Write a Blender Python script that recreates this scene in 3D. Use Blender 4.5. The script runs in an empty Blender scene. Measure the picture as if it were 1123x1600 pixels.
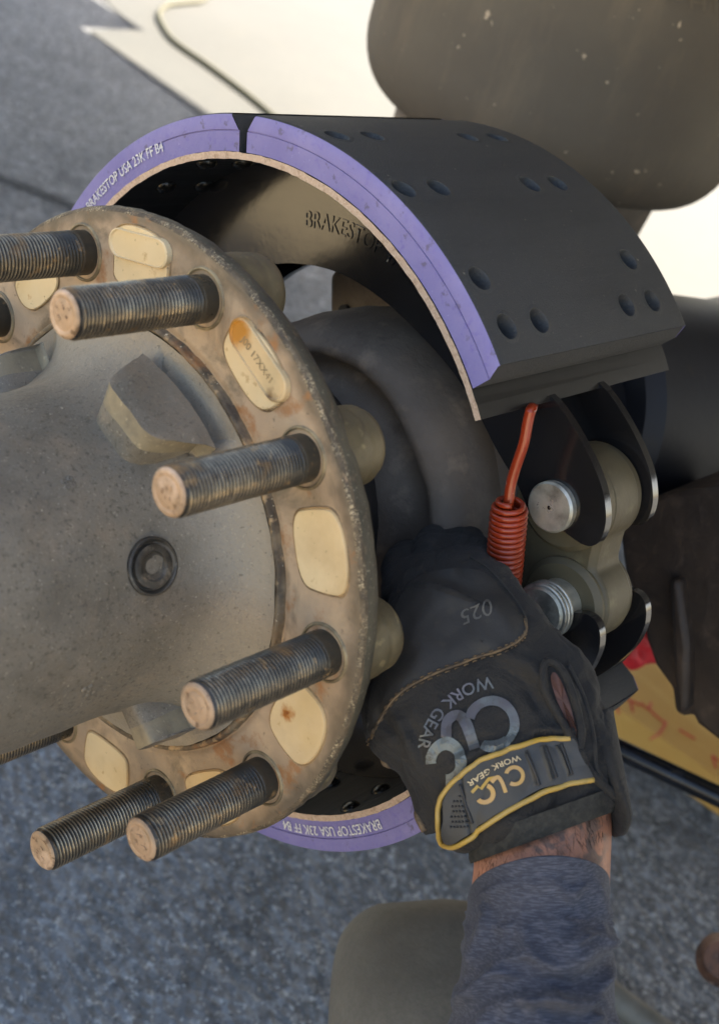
import bpy, bmesh, math, random
from mathutils import Vector, Matrix, noise
from mathutils.bvhtree import BVHTree
random.seed(7)
R = math.radians
sin, cos, pi = math.sin, math.cos, math.pi
scene = bpy.context.scene
COL = scene.collection

# ------------------------------------------------------------------ camera, world, sun, exposure
H = 0.50                                    # height of the hub axis above the ground
AX = Vector((0.6650980, -0.6767491, 0.3156822))     # rows of the world->camera rotation
AY = Vector((0.2108594, 0.5757311, 0.7899823))
AZ = Vector((-0.7163679, -0.4588511, 0.5256165))
F = 1930.0
CAM = Vector((-0.3724, -0.3667, 0.8817))
_c = Vector((-.12102, -.01189, -.63562))
M3 = Matrix((AX, AY, AZ))
CAM = -(M3.transposed() @ _c) + Vector((0, 0, H))
cd = bpy.data.cameras.new('camera'); cam = bpy.data.objects.new('camera', cd); COL.objects.link(cam)
cam.matrix_world = Matrix.Translation(CAM) @ M3.transposed().to_4x4()
cd.sensor_fit = 'VERTICAL'; cd.sensor_height = 36; cd.sensor_width = 36
cd.lens = F / 1600 * 36
cd.clip_start = 0.02; cd.clip_end = 400
cd.dof.use_dof = True; cd.dof.focus_distance = 0.63; cd.dof.aperture_fstop = 8.5
scene.camera = cam
SUN_EL, SUN_AZ = 51, 90
w = bpy.data.worlds.new('World'); scene.world = w; w.use_nodes = True
nt = w.node_tree; nt.nodes.clear()
sky = nt.nodes.new('ShaderNodeTexSky'); sky.sky_type = 'NISHITA'; sky.sun_disc = False
sky.sun_elevation = R(SUN_EL); sky.sun_rotation = R(SUN_AZ); sky.air_density = 1.0; sky.dust_density = 3.0; sky.ozone_density = 0.6
bg = nt.nodes.new('ShaderNodeBackground'); bg.inputs[1].default_value = 0.10
wo = nt.nodes.new('ShaderNodeOutputWorld')
nt.links.new(sky.outputs[0], bg.inputs[0]); nt.links.new(bg.outputs[0], wo.inputs[0])
sd = bpy.data.lights.new('sun', 'SUN'); sun = bpy.data.objects.new('sun', sd); COL.objects.link(sun)
sd.energy = 3.6; sd.angle = R(0.53); sd.color = (1, .95, .86)
tosun = Vector((sin(R(SUN_AZ)) * cos(R(SUN_EL)), cos(R(SUN_AZ)) * cos(R(SUN_EL)), sin(R(SUN_EL))))
sun.rotation_euler = tosun.to_track_quat('Z', 'Y').to_euler()
vs = scene.view_settings
vs.view_transform = 'Standard'; vs.look = 'None'; vs.gamma = 1; vs.use_curve_mapping = False
vs.exposure = 2.5
vs.use_white_balance = True; vs.white_balance_temperature = 7150; vs.white_balance_tint = 10
scene.render.engine = 'CYCLES'

# ------------------------------------------------------------------ geometry helpers
def ray(px, py):
    return M3.transposed() @ Vector(((px - 561.5) / F, (800 - py) / F, -1))
def atd(px, py, d): return CAM + ray(px, py) * d
def atx(px, py, x):
    r = ray(px, py); return CAM + r * ((x - CAM.x) / r.x)
def atz(px, py, z):
    r = ray(px, py); return CAM + r * ((z - CAM.z) / r.z)
HUB = Vector((0, 0, H))
SH = HUB + Vector((0, .0149, -.0031))       # centre of the upper shoe
SL = SH + Vector((0, -.0100, -.0086))       # centre of the lower shoe
def pol(o, x, r, a):                        # point at radius r, angle a (degrees from up toward +Y) about the axle line
    a = R(a); return Vector((o.x + x, o.y + r * sin(a), o.z + r * cos(a)))

def wloc(p):
    v = Vector((0, 0, 0))
    while p is not None:
        v += p.location; p = p.parent
    return v
def link(name, me, parent=None, loc=None):
    o = bpy.data.objects.new(name, me); COL.objects.link(o)
    if parent is not None: o.parent = parent
    if loc is not None: o.location = loc
    return o
def mesh(name, V, Fc, mats, parent=None, smooth=True, mi=None, auto=None, bevel=None, uv=None):
    off = wloc(parent)
    me = bpy.data.meshes.new(name)
    me.from_pydata([tuple(Vector(v) - off) for v in V], [], Fc)
    bm = bmesh.new(); bm.from_mesh(me)
    if mi is None:
        bmesh.ops.recalc_face_normals(bm, faces=bm.faces)
        bm.to_mesh(me)
    bm.free()
    for m in (mats if isinstance(mats, (list, tuple)) else [mats]): me.materials.append(m)
    if mi is not None:
        me.polygons.foreach_set('material_index', mi)
    me.polygons.foreach_set('use_smooth', [bool(smooth)] * len(me.polygons))
    me.update()
    o = link(name, me, parent)
    if bevel:
        b = o.modifiers.new('bevel', 'BEVEL'); b.width = bevel; b.segments = 2; b.limit_method = 'ANGLE'; b.angle_limit = R(35)
    if auto is not None and smooth:
        for e in me.edges: pass
        me.set_sharp_from_angle(angle=R(auto))
    return o
def empty(name, loc, label, cat, group=None):
    o = bpy.data.objects.new(name, None); COL.objects.link(o); o.location = loc
    o.empty_display_size = .02
    tag(o, label, cat, group); return o
def tag(o, label, cat=None, group=None, kind=None):
    if label: o['label'] = label
    if cat: o['category'] = cat
    if group: o['group'] = group
    if kind: o['kind'] = kind
    return o
def lathe(profile, seg=96, o=HUB, a0=0, a1=360, disp=None):
    """revolve (x, r) about the axle line through o"""
    V = []; Fc = []; full = abs(a1 - a0) >= 360
    n = seg if full else seg + 1
    for (x, r) in profile:
        for i in range(n):
            a = a0 + (a1 - a0) * i / seg
            rr, xx = r, x
            if disp: xx, rr = disp(x, r, a)
            V.append(pol(o, xx, rr, a))
    for j in range(len(profile) - 1):
        for i in range(seg):
            k = (i + 1) % n
            Fc.append((j * n + i, j * n + k, (j + 1) * n + k, (j + 1) * n + i))
    return V, Fc
def prism(P, x0, x1):
    """closed outline of world points at x0 extruded along the axle to x1"""
    n = len(P)
    V = [Vector((x0, p[1], p[2])) for p in P] + [Vector((x1, p[1], p[2])) for p in P]
    Fc = [tuple(range(n)), tuple(range(2 * n - 1, n - 1, -1))]
    Fc += [(i, n + i, n + (i + 1) % n, (i + 1) % n) for i in range(n)]
    return V, Fc
def tube(P, r, seg=10, closed=False, caps=True):
    P = [Vector(p) for p in P]; n = len(P); V = []; Fc = []
    rr = r if isinstance(r, (list, tuple)) else [r] * n
    T = []
    for i in range(n):
        a = P[(i - 1) % n] if (closed or i > 0) else P[i]
        b = P[(i + 1) % n] if (closed or i < n - 1) else P[i]
        T.append((b - a).normalized())
    N = T[0].orthogonal().normalized()
    for i in range(n):
        if i: N = (N - T[i] * N.dot(T[i])).normalized()
        B = T[i].cross(N)
        for k in range(seg):
            t = 2 * pi * k / seg
            V.append(P[i] + (N * cos(t) + B * sin(t)) * rr[i])
    m = n if closed else n - 1
    for i in range(m):
        for k in range(seg):
            a = i * seg + k; b = i * seg + (k + 1) % seg
            c = ((i + 1) % n) * seg + (k + 1) % seg; d = ((i + 1) % n) * seg + k
            Fc.append((a, b, c, d))
    if caps and not closed:
        Fc.append(tuple(range(seg - 1, -1, -1))); Fc.append(tuple(range((n - 1) * seg, n * seg)))
    return V, Fc
def cyl(a, b, r0, r1=None, seg=32, ch=0.0):
    a = Vector(a); b = Vector(b); d = (b - a).normalized(); r1 = r1 or r0
    if ch: return tube([a, a + d * ch, b - d * ch, b], [r0 - ch, r0, r1, r1 - ch], seg)
    return tube([a, b], [r0, r1], seg)
def box(c, s, rz=0):
    V = []
    for z in (-1, 1):
        for y in (-1, 1):
            for x in (-1, 1):
                v = Matrix.Rotation(rz, 3, 'Z') @ Vector((x * s[0] / 2, y * s[1] / 2, z * s[2] / 2))
                V.append(Vector(c) + v)
    return V, [(0, 2, 3, 1), (4, 5, 7, 6), (0, 1, 5, 4), (2, 6, 7, 3), (0, 4, 6, 2), (1, 3, 7, 5)]
def join(*parts):
    V = []; Fc = []
    for v, f in parts:
        n = len(V); V += list(v); Fc += [tuple(i + n for i in q) for q in f]
    return V, Fc
def chaikin(P, it=2, closed=True):
    for _ in range(it):
        Q = []
        n = len(P)
        for i in range(n if closed else n - 1):
            a, b = P[i], P[(i + 1) % n]
            Q.append(tuple(a[k] * .75 + b[k] * .25 for k in range(len(a))))
            Q.append(tuple(a[k] * .25 + b[k] * .75 for k in range(len(a))))
        if not closed: Q = [P[0]] + Q + [P[-1]]
        P = Q
    return P
def smoothline(P, n=10):
    """Catmull-Rom through the points, any dimension"""
    out = []
    for i in range(len(P) - 1):
        p0 = P[max(i - 1, 0)]; p1 = P[i]; p2 = P[i + 1]; p3 = P[min(i + 2, len(P) - 1)]
        for k in range(n):
            t = k / n
            out.append(tuple(.5 * ((2 * b) + (-a + c) * t + (2 * a - 5 * b + 4 * c - d) * t * t + (-a + 3 * b - 3 * c + d) * t ** 3)
                             for a, b, c, d in zip(p0, p1, p2, p3)))
    out.append(tuple(P[-1])); return out
def text2d(s, bold=0.0, spacing=1.0):
    cu = bpy.data.curves.new('t', 'FONT'); cu.body = s; cu.size = 1; cu.offset = bold; cu.space_character = spacing
    cu.align_x = 'CENTER'; cu.resolution_u = 3
    ob = bpy.data.objects.new('t', cu); COL.objects.link(ob)
    dg = bpy.context.evaluated_depsgraph_get(); me = ob.evaluated_get(dg).to_mesh()
    bm = bmesh.new(); bm.from_mesh(me)
    bmesh.ops.triangulate(bm, faces=bm.faces)
    long = [e for e in bm.edges if e.calc_length() > .25]
    bmesh.ops.subdivide_edges(bm, edges=long, cuts=2)
    V = [v.co.copy() for v in bm.verts]; Fc = [tuple(v.index for v in f.verts) for f in bm.faces]
    bm.verts.index_update()
    V = [v.co.copy() for v in bm.verts]; Fc = [tuple(v.index for v in f.verts) for f in bm.faces]
    bm.free(); ob.to_mesh_clear(); bpy.data.objects.remove(ob); bpy.data.curves.remove(cu)
    return V, Fc

# ------------------------------------------------------------------ materials
def lin(c):
    if isinstance(c, str):
        c = tuple(int(c[i:i + 2], 16) / 255 for i in (0, 2, 4))
    return tuple(x / 12.92 if x <= .04045 else ((x + .055) / 1.055) ** 2.4 for x in c) + (1,)
def mat(name, base, rough=.5, metal=0, layers=(), bump=(), coat=0, sheen=0, spec=None, rvar=None, aniso=None):
    m = bpy.data.materials.new(name); m.use_nodes = True
    n = m.node_tree; L = n.links; N = n.nodes
    b = N['Principled BSDF']
    b.inputs['Roughness'].default_value = rough; b.inputs['Metallic'].default_value = metal
    if coat: b.inputs['Coat Weight'].default_value = coat; b.inputs['Coat Roughness'].default_value = .15
    if sheen: b.inputs['Sheen Weight'].default_value = sheen; b.inputs['Sheen Roughness'].default_value = .5
    if spec is not None: b.inputs['Specular IOR Level'].default_value = spec
    tc = N.new('ShaderNodeTexCoord'); oi = N.new('ShaderNodeObjectInfo')
    cx = N.new('ShaderNodeVectorMath'); cx.operation = 'ADD'
    mulr = N.new('ShaderNodeVectorMath'); mulr.operation = 'SCALE'; mulr.inputs[0].default_value = (3.1, 1.7, 2.3)
    L.new(oi.outputs['Random'], mulr.inputs['Scale'])
    L.new(tc.outputs['Object'], cx.inputs[0]); L.new(mulr.outputs[0], cx.inputs[1])
    def coord(st, rnd=True):
        src = cx.outputs[0] if rnd else tc.outputs['Object']
        if st is None: return src
        mp = N.new('ShaderNodeMapping'); mp.inputs['Scale'].default_value = st
        L.new(src, mp.inputs[0]); return mp.outputs[0]
    def tex(d):
        kind = d.get('k', 'noise')
        if kind == 'rad':      # distance from the axle line, object coords
            vm = N.new('ShaderNodeVectorMath'); vm.operation = 'MULTIPLY'; vm.inputs[1].default_value = (0, 1, 1)
            L.new(tc.outputs['Object'], vm.inputs[0]); ln = N.new('ShaderNodeVectorMath'); ln.operation = 'LENGTH'
            L.new(vm.outputs[0], ln.inputs[0])
            ns = N.new('ShaderNodeTexNoise'); ns.inputs['Scale'].default_value = d.get('s', 60); ns.inputs['Detail'].default_value = 5
            L.new(tc.outputs['Object'], ns.inputs[0])
            ma = N.new('ShaderNodeMath'); ma.operation = 'MULTIPLY_ADD'; ma.inputs[1].default_value = d.get('amp', .01)
            L.new(ns.outputs[0], ma.inputs[0]); L.new(ln.outputs['Value'], ma.inputs[2]); return ma.outputs[0]
        if kind == 'sphere':
            vm = N.new('ShaderNodeVectorMath'); vm.operation = 'DISTANCE'; vm.inputs[1].default_value = d['at']
            L.new(tc.outputs['Object'], vm.inputs[0])
            ns = N.new('ShaderNodeTexNoise'); ns.inputs['Scale'].default_value = d.get('s', 200); ns.inputs['Detail'].default_value = 4
            L.new(tc.outputs['Object'], ns.inputs[0])
            ma = N.new('ShaderNodeMath'); ma.operation = 'MULTIPLY_ADD'; ma.inputs[1].default_value = d.get('amp', .01)
            L.new(ns.outputs[0], ma.inputs[0]); L.new(vm.outputs['Value'], ma.inputs[2]); return ma.outputs[0]
        if kind in ('x', 'y', 'z'):
            sp = N.new('ShaderNodeSeparateXYZ'); L.new(tc.outputs['Object'], sp.inputs[0])
            ns = N.new('ShaderNodeTexNoise'); ns.inputs['Scale'].default_value = d.get('s', 60); ns.inputs['Detail'].default_value = 4
            L.new(cx.outputs[0], ns.inputs[0])
            ma = N.new('ShaderNodeMath'); ma.operation = 'MULTIPLY_ADD'; ma.inputs[1].default_value = d.get('amp', .01)
            L.new(ns.outputs[0], ma.inputs[0]); L.new(sp.outputs[kind.upper()], ma.inputs[2]); return ma.outputs[0]
        if kind == 'vor':
            t = N.new('ShaderNodeTexVoronoi'); t.inputs['Scale'].default_value = d['s']
            t.feature = d.get('feat', 'F1'); L.new(coord(d.get('st')), t.inputs[0]); return t.outputs['Distance']
        if kind == 'vorc':
            t = N.new('ShaderNodeTexVoronoi'); t.inputs['Scale'].default_value = d['s']; L.new(coord(d.get('st')), t.inputs[0])
            sp = N.new('ShaderNodeSeparateXYZ'); L.new(t.outputs['Color'], sp.inputs[0]); return sp.outputs[0]
        t = N.new('ShaderNodeTexNoise'); t.inputs['Scale'].default_value = d['s']; t.inputs['Detail'].default_value = d.get('det', 6)
        t.inputs['Roughness'].default_value = d.get('nr', .6); t.inputs['Distortion'].default_value = d.get('dist', 0)
        L.new(coord(d.get('st')), t.inputs[0]); return t.outputs[0]
    rgb = N.new('ShaderNodeRGB'); rgb.outputs[0].default_value = lin(base); col = rgb.outputs[0]
    rv = N.new('ShaderNodeValue'); rv.outputs[0].default_value = rough; rs = rv.outputs[0]; usedr = False
    mv = None
    for d in layers:
        mr = N.new('ShaderNodeMapRange'); L.new(tex(d), mr.inputs[0])
        mr.inputs[1].default_value = d['lo']; mr.inputs[2].default_value = d['hi']
        mr.inputs[4].default_value = d.get('f', 1)
        fac = mr.outputs[0]
        if 'm' in d:
            d2 = d['m']; m2 = N.new('ShaderNodeMapRange'); L.new(tex(d2), m2.inputs[0])
            m2.inputs[1].default_value = d2['lo']; m2.inputs[2].default_value = d2['hi']
            mm = N.new('ShaderNodeMath'); mm.operation = 'MULTIPLY'; L.new(fac, mm.inputs[0]); L.new(m2.outputs[0], mm.inputs[1]); fac = mm.outputs[0]
        mx = N.new('ShaderNodeMix'); mx.data_type = 'RGBA'
        L.new(fac, mx.inputs[0]); L.new(col, mx.inputs[6]); mx.inputs[7].default_value = lin(d['c']); col = mx.outputs[2]
        if 'r' in d:
            mm = N.new('ShaderNodeMix'); mm.data_type = 'FLOAT'; L.new(fac, mm.inputs[0]); L.new(rs, mm.inputs[2]); mm.inputs[3].default_value = d['r']; rs = mm.outputs[0]; usedr = True
        if 'me' in d:
            mm = N.new('ShaderNodeMix'); mm.data_type = 'FLOAT'; L.new(fac, mm.inputs[0])
            if mv is None: mm.inputs[2].default_value = metal
            else: L.new(mv, mm.inputs[2])
            mm.inputs[3].default_value = d['me']; mv = mm.outputs[0]
    L.new(col, b.inputs['Base Color'])
    if mv is not None: L.new(mv, b.inputs['Metallic'])
    if rvar:
        t = tex(dict(s=rvar[0])); mr = N.new('ShaderNodeMapRange'); L.new(t, mr.inputs[0]); mr.inputs[1].default_value = .3; mr.inputs[2].default_value = .7
        mr.inputs[3].default_value = -rvar[1]; mr.inputs[4].default_value = rvar[1]
        ad = N.new('ShaderNodeMath'); ad.operation = 'ADD'; L.new(mr.outputs[0], ad.inputs[0]); L.new(rs, ad.inputs[1]); rs = ad.outputs[0]; usedr = True
    if usedr: L.new(rs, b.inputs['Roughness'])
    prev = None
    for d in bump:
        bp = N.new('ShaderNodeBump'); bp.inputs['Strength'].default_value = d.get('st_', .5); bp.inputs['Distance'].default_value = d['d']
        L.new(tex(d), bp.inputs['Height'])
        if prev: L.new(prev, bp.inputs['Normal'])
        prev = bp.outputs[0]
    if prev: L.new(prev, b.inputs['Normal'])
    return m
def nb(s, d, st_=.6, **k): return dict(s=s, d=d, st_=st_, **k)

MT = {}
MT['asphalt'] = mat('asphalt', '68686a', .88, 0,
    [dict(k='vorc', s=105, lo=.30, hi=.9, c='8e9194', f=.8), dict(k='vorc', s=62, lo=.6, hi=.72, c='46484a', f=.5), dict(s=105, lo=.5, hi=.66, c='444648', f=.55), dict(s=85, lo=.58, hi=.68, c='9a9d9f', f=.7),
     dict(s=190, lo=.57, hi=.65, c='c2c3c0', f=.75), dict(s=160, lo=.42, hi=.34, c='2c2d2f', f=.7), dict(s=1.6, lo=.42, hi=.7, c='6f7479', f=.45), dict(s=7, lo=.5, hi=.7, c='474a4e', f=.5), dict(s=600, lo=.70, hi=.73, c='e0dcd0', f=.8)],
    [nb(110, .006, .9, k='vor'), nb(300, .002, .6), nb(30, .008, .5)])
MT['apron'] = mat('lit_concrete', '535452', .85, 0, [dict(s=2, lo=.4, hi=.7, c='4b4c4a', f=.6), dict(s=40, lo=.5, hi=.75, c='5b5b58', f=.5), dict(s=9, lo=.55, hi=.75, c='5c5952', f=.4)], [nb(120, .001, .5)])
MT['crack'] = mat('crack_filler', '141517', .8, 0, [dict(s=30, lo=.4, hi=.7, c='3a3d40')])
MT['cast'] = mat('grey_cast_iron', '7d7466', .55, .15,
    [dict(s=9, lo=.42, hi=.66, c='544a3c', f=.6), dict(s=35, lo=.52, hi=.72, c='94826c', f=.5), dict(s=13, lo=.52, hi=.68, c='3b352c', f=.5), dict(s=420, lo=.56, hi=.64, c='4d463b', f=.6), dict(s=600, lo=.6, hi=.68, c='aea28c', f=.5),
     dict(k='x', s=30, amp=.03, lo=-.03, hi=.02, c='a39683', r=.36, f=.75), dict(s=340, lo=.62, hi=.68, c='4a4438', f=.5),
     dict(s=300, lo=.68, hi=.74, c='cfc2a8', f=.5)],
    [nb(45, .0020, .3), nb(500, .0006, .7), nb(1100, .0003, .7)], rvar=(40, .1))
MT['castedge'] = mat('worn_cast_edge', '95876d', .5, .1, [dict(s=60, lo=.45, hi=.65, c='7b705d'), dict(s=260, lo=.6, hi=.68, c='b8a889', f=.7)], [nb(300, .0006, .6)])
MT['flange'] = mat('flange_painted_iron', 'b0967a', .6, .05,
    [dict(s=14, lo=.42, hi=.66, c='8c7861', f=.85), dict(s=45, lo=.5, hi=.7, c='c2a582', f=.7),
     dict(s=26, lo=.53, hi=.68, c='665a48', f=.8, dist=1.0),
     dict(k='rad', s=70, amp=.014, lo=.160, hi=.168, c='5c4f3e', f=.85, r=.5),
     dict(k='rad', s=120, amp=.016, lo=.126, hi=.117, c='8a7050', f=.8),
     dict(s=48, lo=.585, hi=.67, c='96602f', f=.7), dict(s=260, lo=.64, hi=.72, c='4b4234', f=.6)],
    [nb(90, .0012, .5), nb(500, .0004, .5)])
MT['rimside'] = mat('flange_rim_side', '554e3e', .6, .1,
    [dict(s=30, lo=.42, hi=.65, c='3c372c'), dict(s=500, lo=.6, hi=.68, c='9a917a', f=.6), dict(s=120, lo=.6, hi=.7, c='7e6a50', f=.6)], [nb(240, .0012, .7), nb(900, .0004, .6)])
MT['flange_edge'] = mat('flange_worn_edge', '665743', .6, .15,
    [dict(s=60, lo=.45, hi=.6, c='4a3f31'), dict(s=900, lo=.5, hi=.58, c='c4b08c', nr=.75, f=.85, m=dict(s=70, lo=.45, hi=.6)), dict(s=110, lo=.58, hi=.68, c='a88a68', f=.7)],
    [nb(240, .0015, .8), nb(900, .0004, .6)])
MT['pad'] = mat('cream_machined_pad', 'd9bf94', .5, 0,
    [dict(s=11, lo=.52, hi=.72, c='a8875c', f=.7), dict(s=320, lo=.66, hi=.7, c='5d4b35', f=.7), dict(s=18, lo=.45, hi=.7, c='cfb07a', f=.7), dict(s=120, lo=.64, hi=.7, c='a98452', f=.6), dict(s=50, lo=.7, hi=.76, c='a4651f', f=.8)],
    [nb(300, .0003, .4), nb(40, .0006, .3)])
MT['pad_rusty'] = mat('cream_pad_with_rust_spot', 'd6bc92', .55, 0,
    [dict(s=11, lo=.52, hi=.72, c='a8875c', f=.7), dict(s=18, lo=.45, hi=.7, c='cfb07a', f=.7), dict(s=120, lo=.64, hi=.7, c='a98452', f=.6),
     dict(k='sphere', at=(0, -.1334, -.0063), s=260, amp=.008, lo=.0095, hi=.006, c='a5641e'),
     dict(k='sphere', at=(0, -.1334, -.0063), s=260, amp=.006, lo=.0055, hi=.004, c='7a3d12')],
    [nb(300, .0003, .4)])
MT['padrim'] = mat('grimy_pad_edge', 'a08460', .7, 0, [dict(s=60, lo=.5, hi=.68, c='5a4832'), dict(s=150, lo=.58, hi=.68, c='b09468')], [nb(300, .0008, .6)])
MT['plate'] = mat('id_plate', 'cdb084', .5, 0,
    [dict(s=30, lo=.5, hi=.7, c='b9a27b'), dict(k='sphere', at=(0, -.0345, .1425), s=150, amp=.012, lo=.017, hi=.010, c='b87a2a'),
     dict(k='sphere', at=(0, -.066, .124), s=200, amp=.01, lo=.012, hi=.007, c='6a4b28')], [nb(300, .0003, .4)])
MT['groove'] = mat('dark_groove', '2e261c', .8, 0, [dict(s=80, lo=.4, hi=.7, c='4d3821')])
MT['rustring'] = mat('rusty_ring', '7a6850', .65, 0,
    [dict(s=60, lo=.42, hi=.6, c='4a3d2e'), dict(s=110, lo=.55, hi=.65, c='a88a64'), dict(s=35, lo=.55, hi=.66, c='8f5f35'), dict(s=300, lo=.66, hi=.7, c='d8c8aa')],
    [nb(150, .0012, .8), nb(600, .0004, .6)])
MT['thread'] = mat('oily_stud_steel', '413d38', .4, .6,
    [dict(k='rad', s=300, amp=.0006, lo=.0108, hi=.0114, c='a29279', r=.3), dict(s=30, lo=.48, hi=.68, c='3d3a36', r=.5, f=.8), dict(s=60, lo=.58, hi=.7, c='8c6a42', f=.8, me=.3), dict(k='x', s=60, amp=.02, lo=-.014, hi=-.004, c='34312b', f=.9, me=.2),
     dict(s=140, lo=.6, hi=.68, c='a9875c', f=.6)],
    [nb(400, .0003, .5)], rvar=(60, .12))
MT['studend'] = mat('worn_stud_end', 'ab8d70', .55, .1,
    [dict(s=90, lo=.45, hi=.65, c='927a61'), dict(s=220, lo=.56, hi=.66, c='6f563f'), dict(s=60, lo=.56, hi=.66, c='bfa288')], [nb(260, .0006, .6)])
MT['hole'] = mat('stud_collar', '6a5c46', .5, .2, [dict(s=80, lo=.4, hi=.6, c='9b8866')], [nb(300, .0005, .5)])
MT['boss'] = mat('stud_head', '74664a', .5, .15, [dict(s=30, lo=.4, hi=.66, c='544a35'), dict(s=120, lo=.6, hi=.7, c='8a7a58')], [nb(200, .0008, .5)])
MT['plug'] = mat('oil_plug', '5d574e', .45, .5, [dict(s=60, lo=.4, hi=.65, c='3a3733'), dict(s=200, lo=.55, hi=.7, c='80776a')], [nb(400, .0004, .5)])
MT['purple'] = mat('violet_paint', '7870a2', .62, 0,
    [dict(s=35, lo=.4, hi=.7, c='8880ac', f=.7), dict(s=240, lo=.56, hi=.7, c='6e62a2', f=.7), dict(s=420, lo=.68, hi=.72, c='a9a6d2', f=.5), dict(s=130, lo=.61, hi=.68, c='5c5468', f=.75), dict(s=12, lo=.5, hi=.7, c='6a6096', f=.5)],
    [nb(500, .0005, .6), nb(160, .0006, .4)])
MT['lining'] = mat('friction_lining', '3a3a3a', .62, 0,
    [dict(s=8, lo=.4, hi=.7, c='444444', f=.6), dict(s=60, lo=.5, hi=.8, c='2d2d2e', f=.6, st=(.15, 1, 1)), dict(k='vor', s=130, lo=.075, hi=.055, c='b5aa9a', f=.0), dict(s=240, lo=.70, hi=.73, c='a89d8c', f=.6), dict(s=900, lo=.6, hi=.7, c='6a655d', f=.5)],
    [nb(900, .0006, .8), nb(300, .0004, .5), nb(140, .0005, .7, st=(.06, 1, 1))])
MT['rawedge'] = mat('raw_table_edge', 'c3a78f', .6, .2, [dict(s=300, lo=.5, hi=.66, c='9a7c64', f=.7), dict(s=900, lo=.5, hi=.62, c='d6c0a8', f=.6)], [nb(600, .0005, .7)])
MT['gloss'] = mat('black_enamel', '1c1a19', .16, 0, [dict(s=12, lo=.4, hi=.7, c='1f1e20')], [nb(25, .0008, .25), nb(220, .0002, .3)], rvar=(15, .05), coat=.5)
MT['table'] = mat('satin_black_table', '131211', .5, 0, [dict(s=30, lo=.5, hi=.7, c='1d1a18')], [nb(200, .0003, .4)])
MT['edgewear'] = mat('worn_black_edge', '2a2623', .3, .3, [dict(s=200, lo=.5, hi=.65, c='a98e74', r=.3)], [nb(300, .0003, .5)])
MT['rivet'] = mat('rivet_steel', '3a3733', .25, .8, [dict(s=90, lo=.45, hi=.6, c='4a453e')], [nb(200, .0006, .5)])
MT['spring'] = mat('orange_red_spring_paint', '9a3316', .33, 0, [dict(s=60, lo=.45, hi=.7, c='8c3013', f=.8), dict(s=240, lo=.68, hi=.72, c='d9c7b5', f=.6)], [nb(160, .0003, .4)], coat=.3)
MT['zinc'] = mat('zinc_plated_pin', 'c2bdae', .36, .6, [dict(s=60, lo=.4, hi=.62, c='807c70'), dict(s=25, lo=.5, hi=.7, c='c0b9a2')], [nb(250, .0004, .5), nb(60, .0006, .3)], rvar=(80, .1))
MT['khaki'] = mat('khaki_cast_bracket', '5a503a', .55, 0, [dict(s=18, lo=.4, hi=.66, c='483f2d'), dict(s=70, lo=.55, hi=.7, c='746a4e', f=.6)], [nb(60, .0015, .4), nb(300, .0004, .4)])
MT['spider'] = mat('brown_spider_iron', '74675a', .7, 0, [dict(s=10, lo=.4, hi=.66, c='574c42'), dict(s=50, lo=.55, hi=.7, c='8a7866', f=.7), dict(s=24, lo=.6, hi=.7, c='3f362e', f=.7)], [nb(50, .003, .5), nb(300, .0006, .5)])
MT['spider_tan'] = mat('tan_spider_arm', 'a08a6c', .62, .05, [dict(s=14, lo=.4, hi=.66, c='84705a'), dict(s=60, lo=.55, hi=.7, c='a08c72', f=.7)], [nb(60, .003, .6), nb(300, .0006, .5)])
MT['blackrubber'] = mat('black_seal', '262423', .5, 0, [dict(s=40, lo=.5, hi=.7, c='2b2928')], [nb(80, .001, .4)])
MT['axle'] = mat('blue_black_axle_paint', '11131a', .55, 0, [dict(s=8, lo=.4, hi=.7, c='171a22'), dict(s=60, lo=.62, hi=.7, c='26221f', f=.6)], [nb(40, .001, .4)])
MT['rubber'] = mat('dusty_air_spring_rubber', '61594d', .72, 0,
    [dict(s=6, lo=.4, hi=.66, c='574f45'), dict(s=90, lo=.675, hi=.71, c='c0ad94', f=.85), dict(s=30, lo=.5, hi=.7, c='7d6d59', f=.4, st=(1, 1, .3)), dict(k='z', s=8, amp=.05, lo=-.10, hi=-.17, c='4a4743', f=.8)],
    [nb(30, .002, .3), nb(200, .0006, .3)])
MT['darkiron'] = mat('dark_brown_casting', '3a2f27', .6, .1, [dict(s=12, lo=.4, hi=.66, c='261f1b'), dict(s=50, lo=.56, hi=.7, c='51433a', f=.7)], [nb(40, .004, .6), nb(200, .001, .5)])
MT['board'] = mat('yellow_board', 'c99a50', .6, 0, [dict(s=6, lo=.4, hi=.7, c='b8853c', f=.7), dict(s=40, lo=.55, hi=.8, c='d4aa62', st=(1, .15, 1)), dict(s=60, lo=.68, hi=.74, c='8a6a3a', f=.6)], [nb(60, .001, .3)])
MT['redink'] = mat('red_marker', 'bd3a28', .6)
MT['redrag'] = mat('red_rag', 'c01f2c', .7, 0, [dict(s=40, lo=.4, hi=.7, c='8f1420')], [nb(60, .004, .5)])
MT['bar'] = mat('black_steel_bar', '15171c', .25, .2, [dict(s=30, lo=.5, hi=.7, c='242830')], [nb(80, .0006, .3)])
MT['glove'] = mat('charcoal_glove_fabric', '1f1c19', .8, 0,
    [dict(s=14, lo=.4, hi=.68, c='2a2621', f=.8), dict(s=60, lo=.55, hi=.75, c='161412', f=.7), dict(s=30, lo=.62, hi=.75, c='3a3227', f=.6)],
    [nb(900, .0006, .8), nb(1600, .0003, .7), nb(35, .007, .6, dist=.9)], sheen=.04)
MT['glove_pad'] = mat('charcoal_knuckle_leather', '24211d', .62, 0,
    [dict(s=18, lo=.4, hi=.68, c='2c2823', f=.8), dict(s=70, lo=.6, hi=.75, c='453d30', f=.5)], [nb(1100, .0003, .5), nb(45, .003, .4)], sheen=.04)
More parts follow.
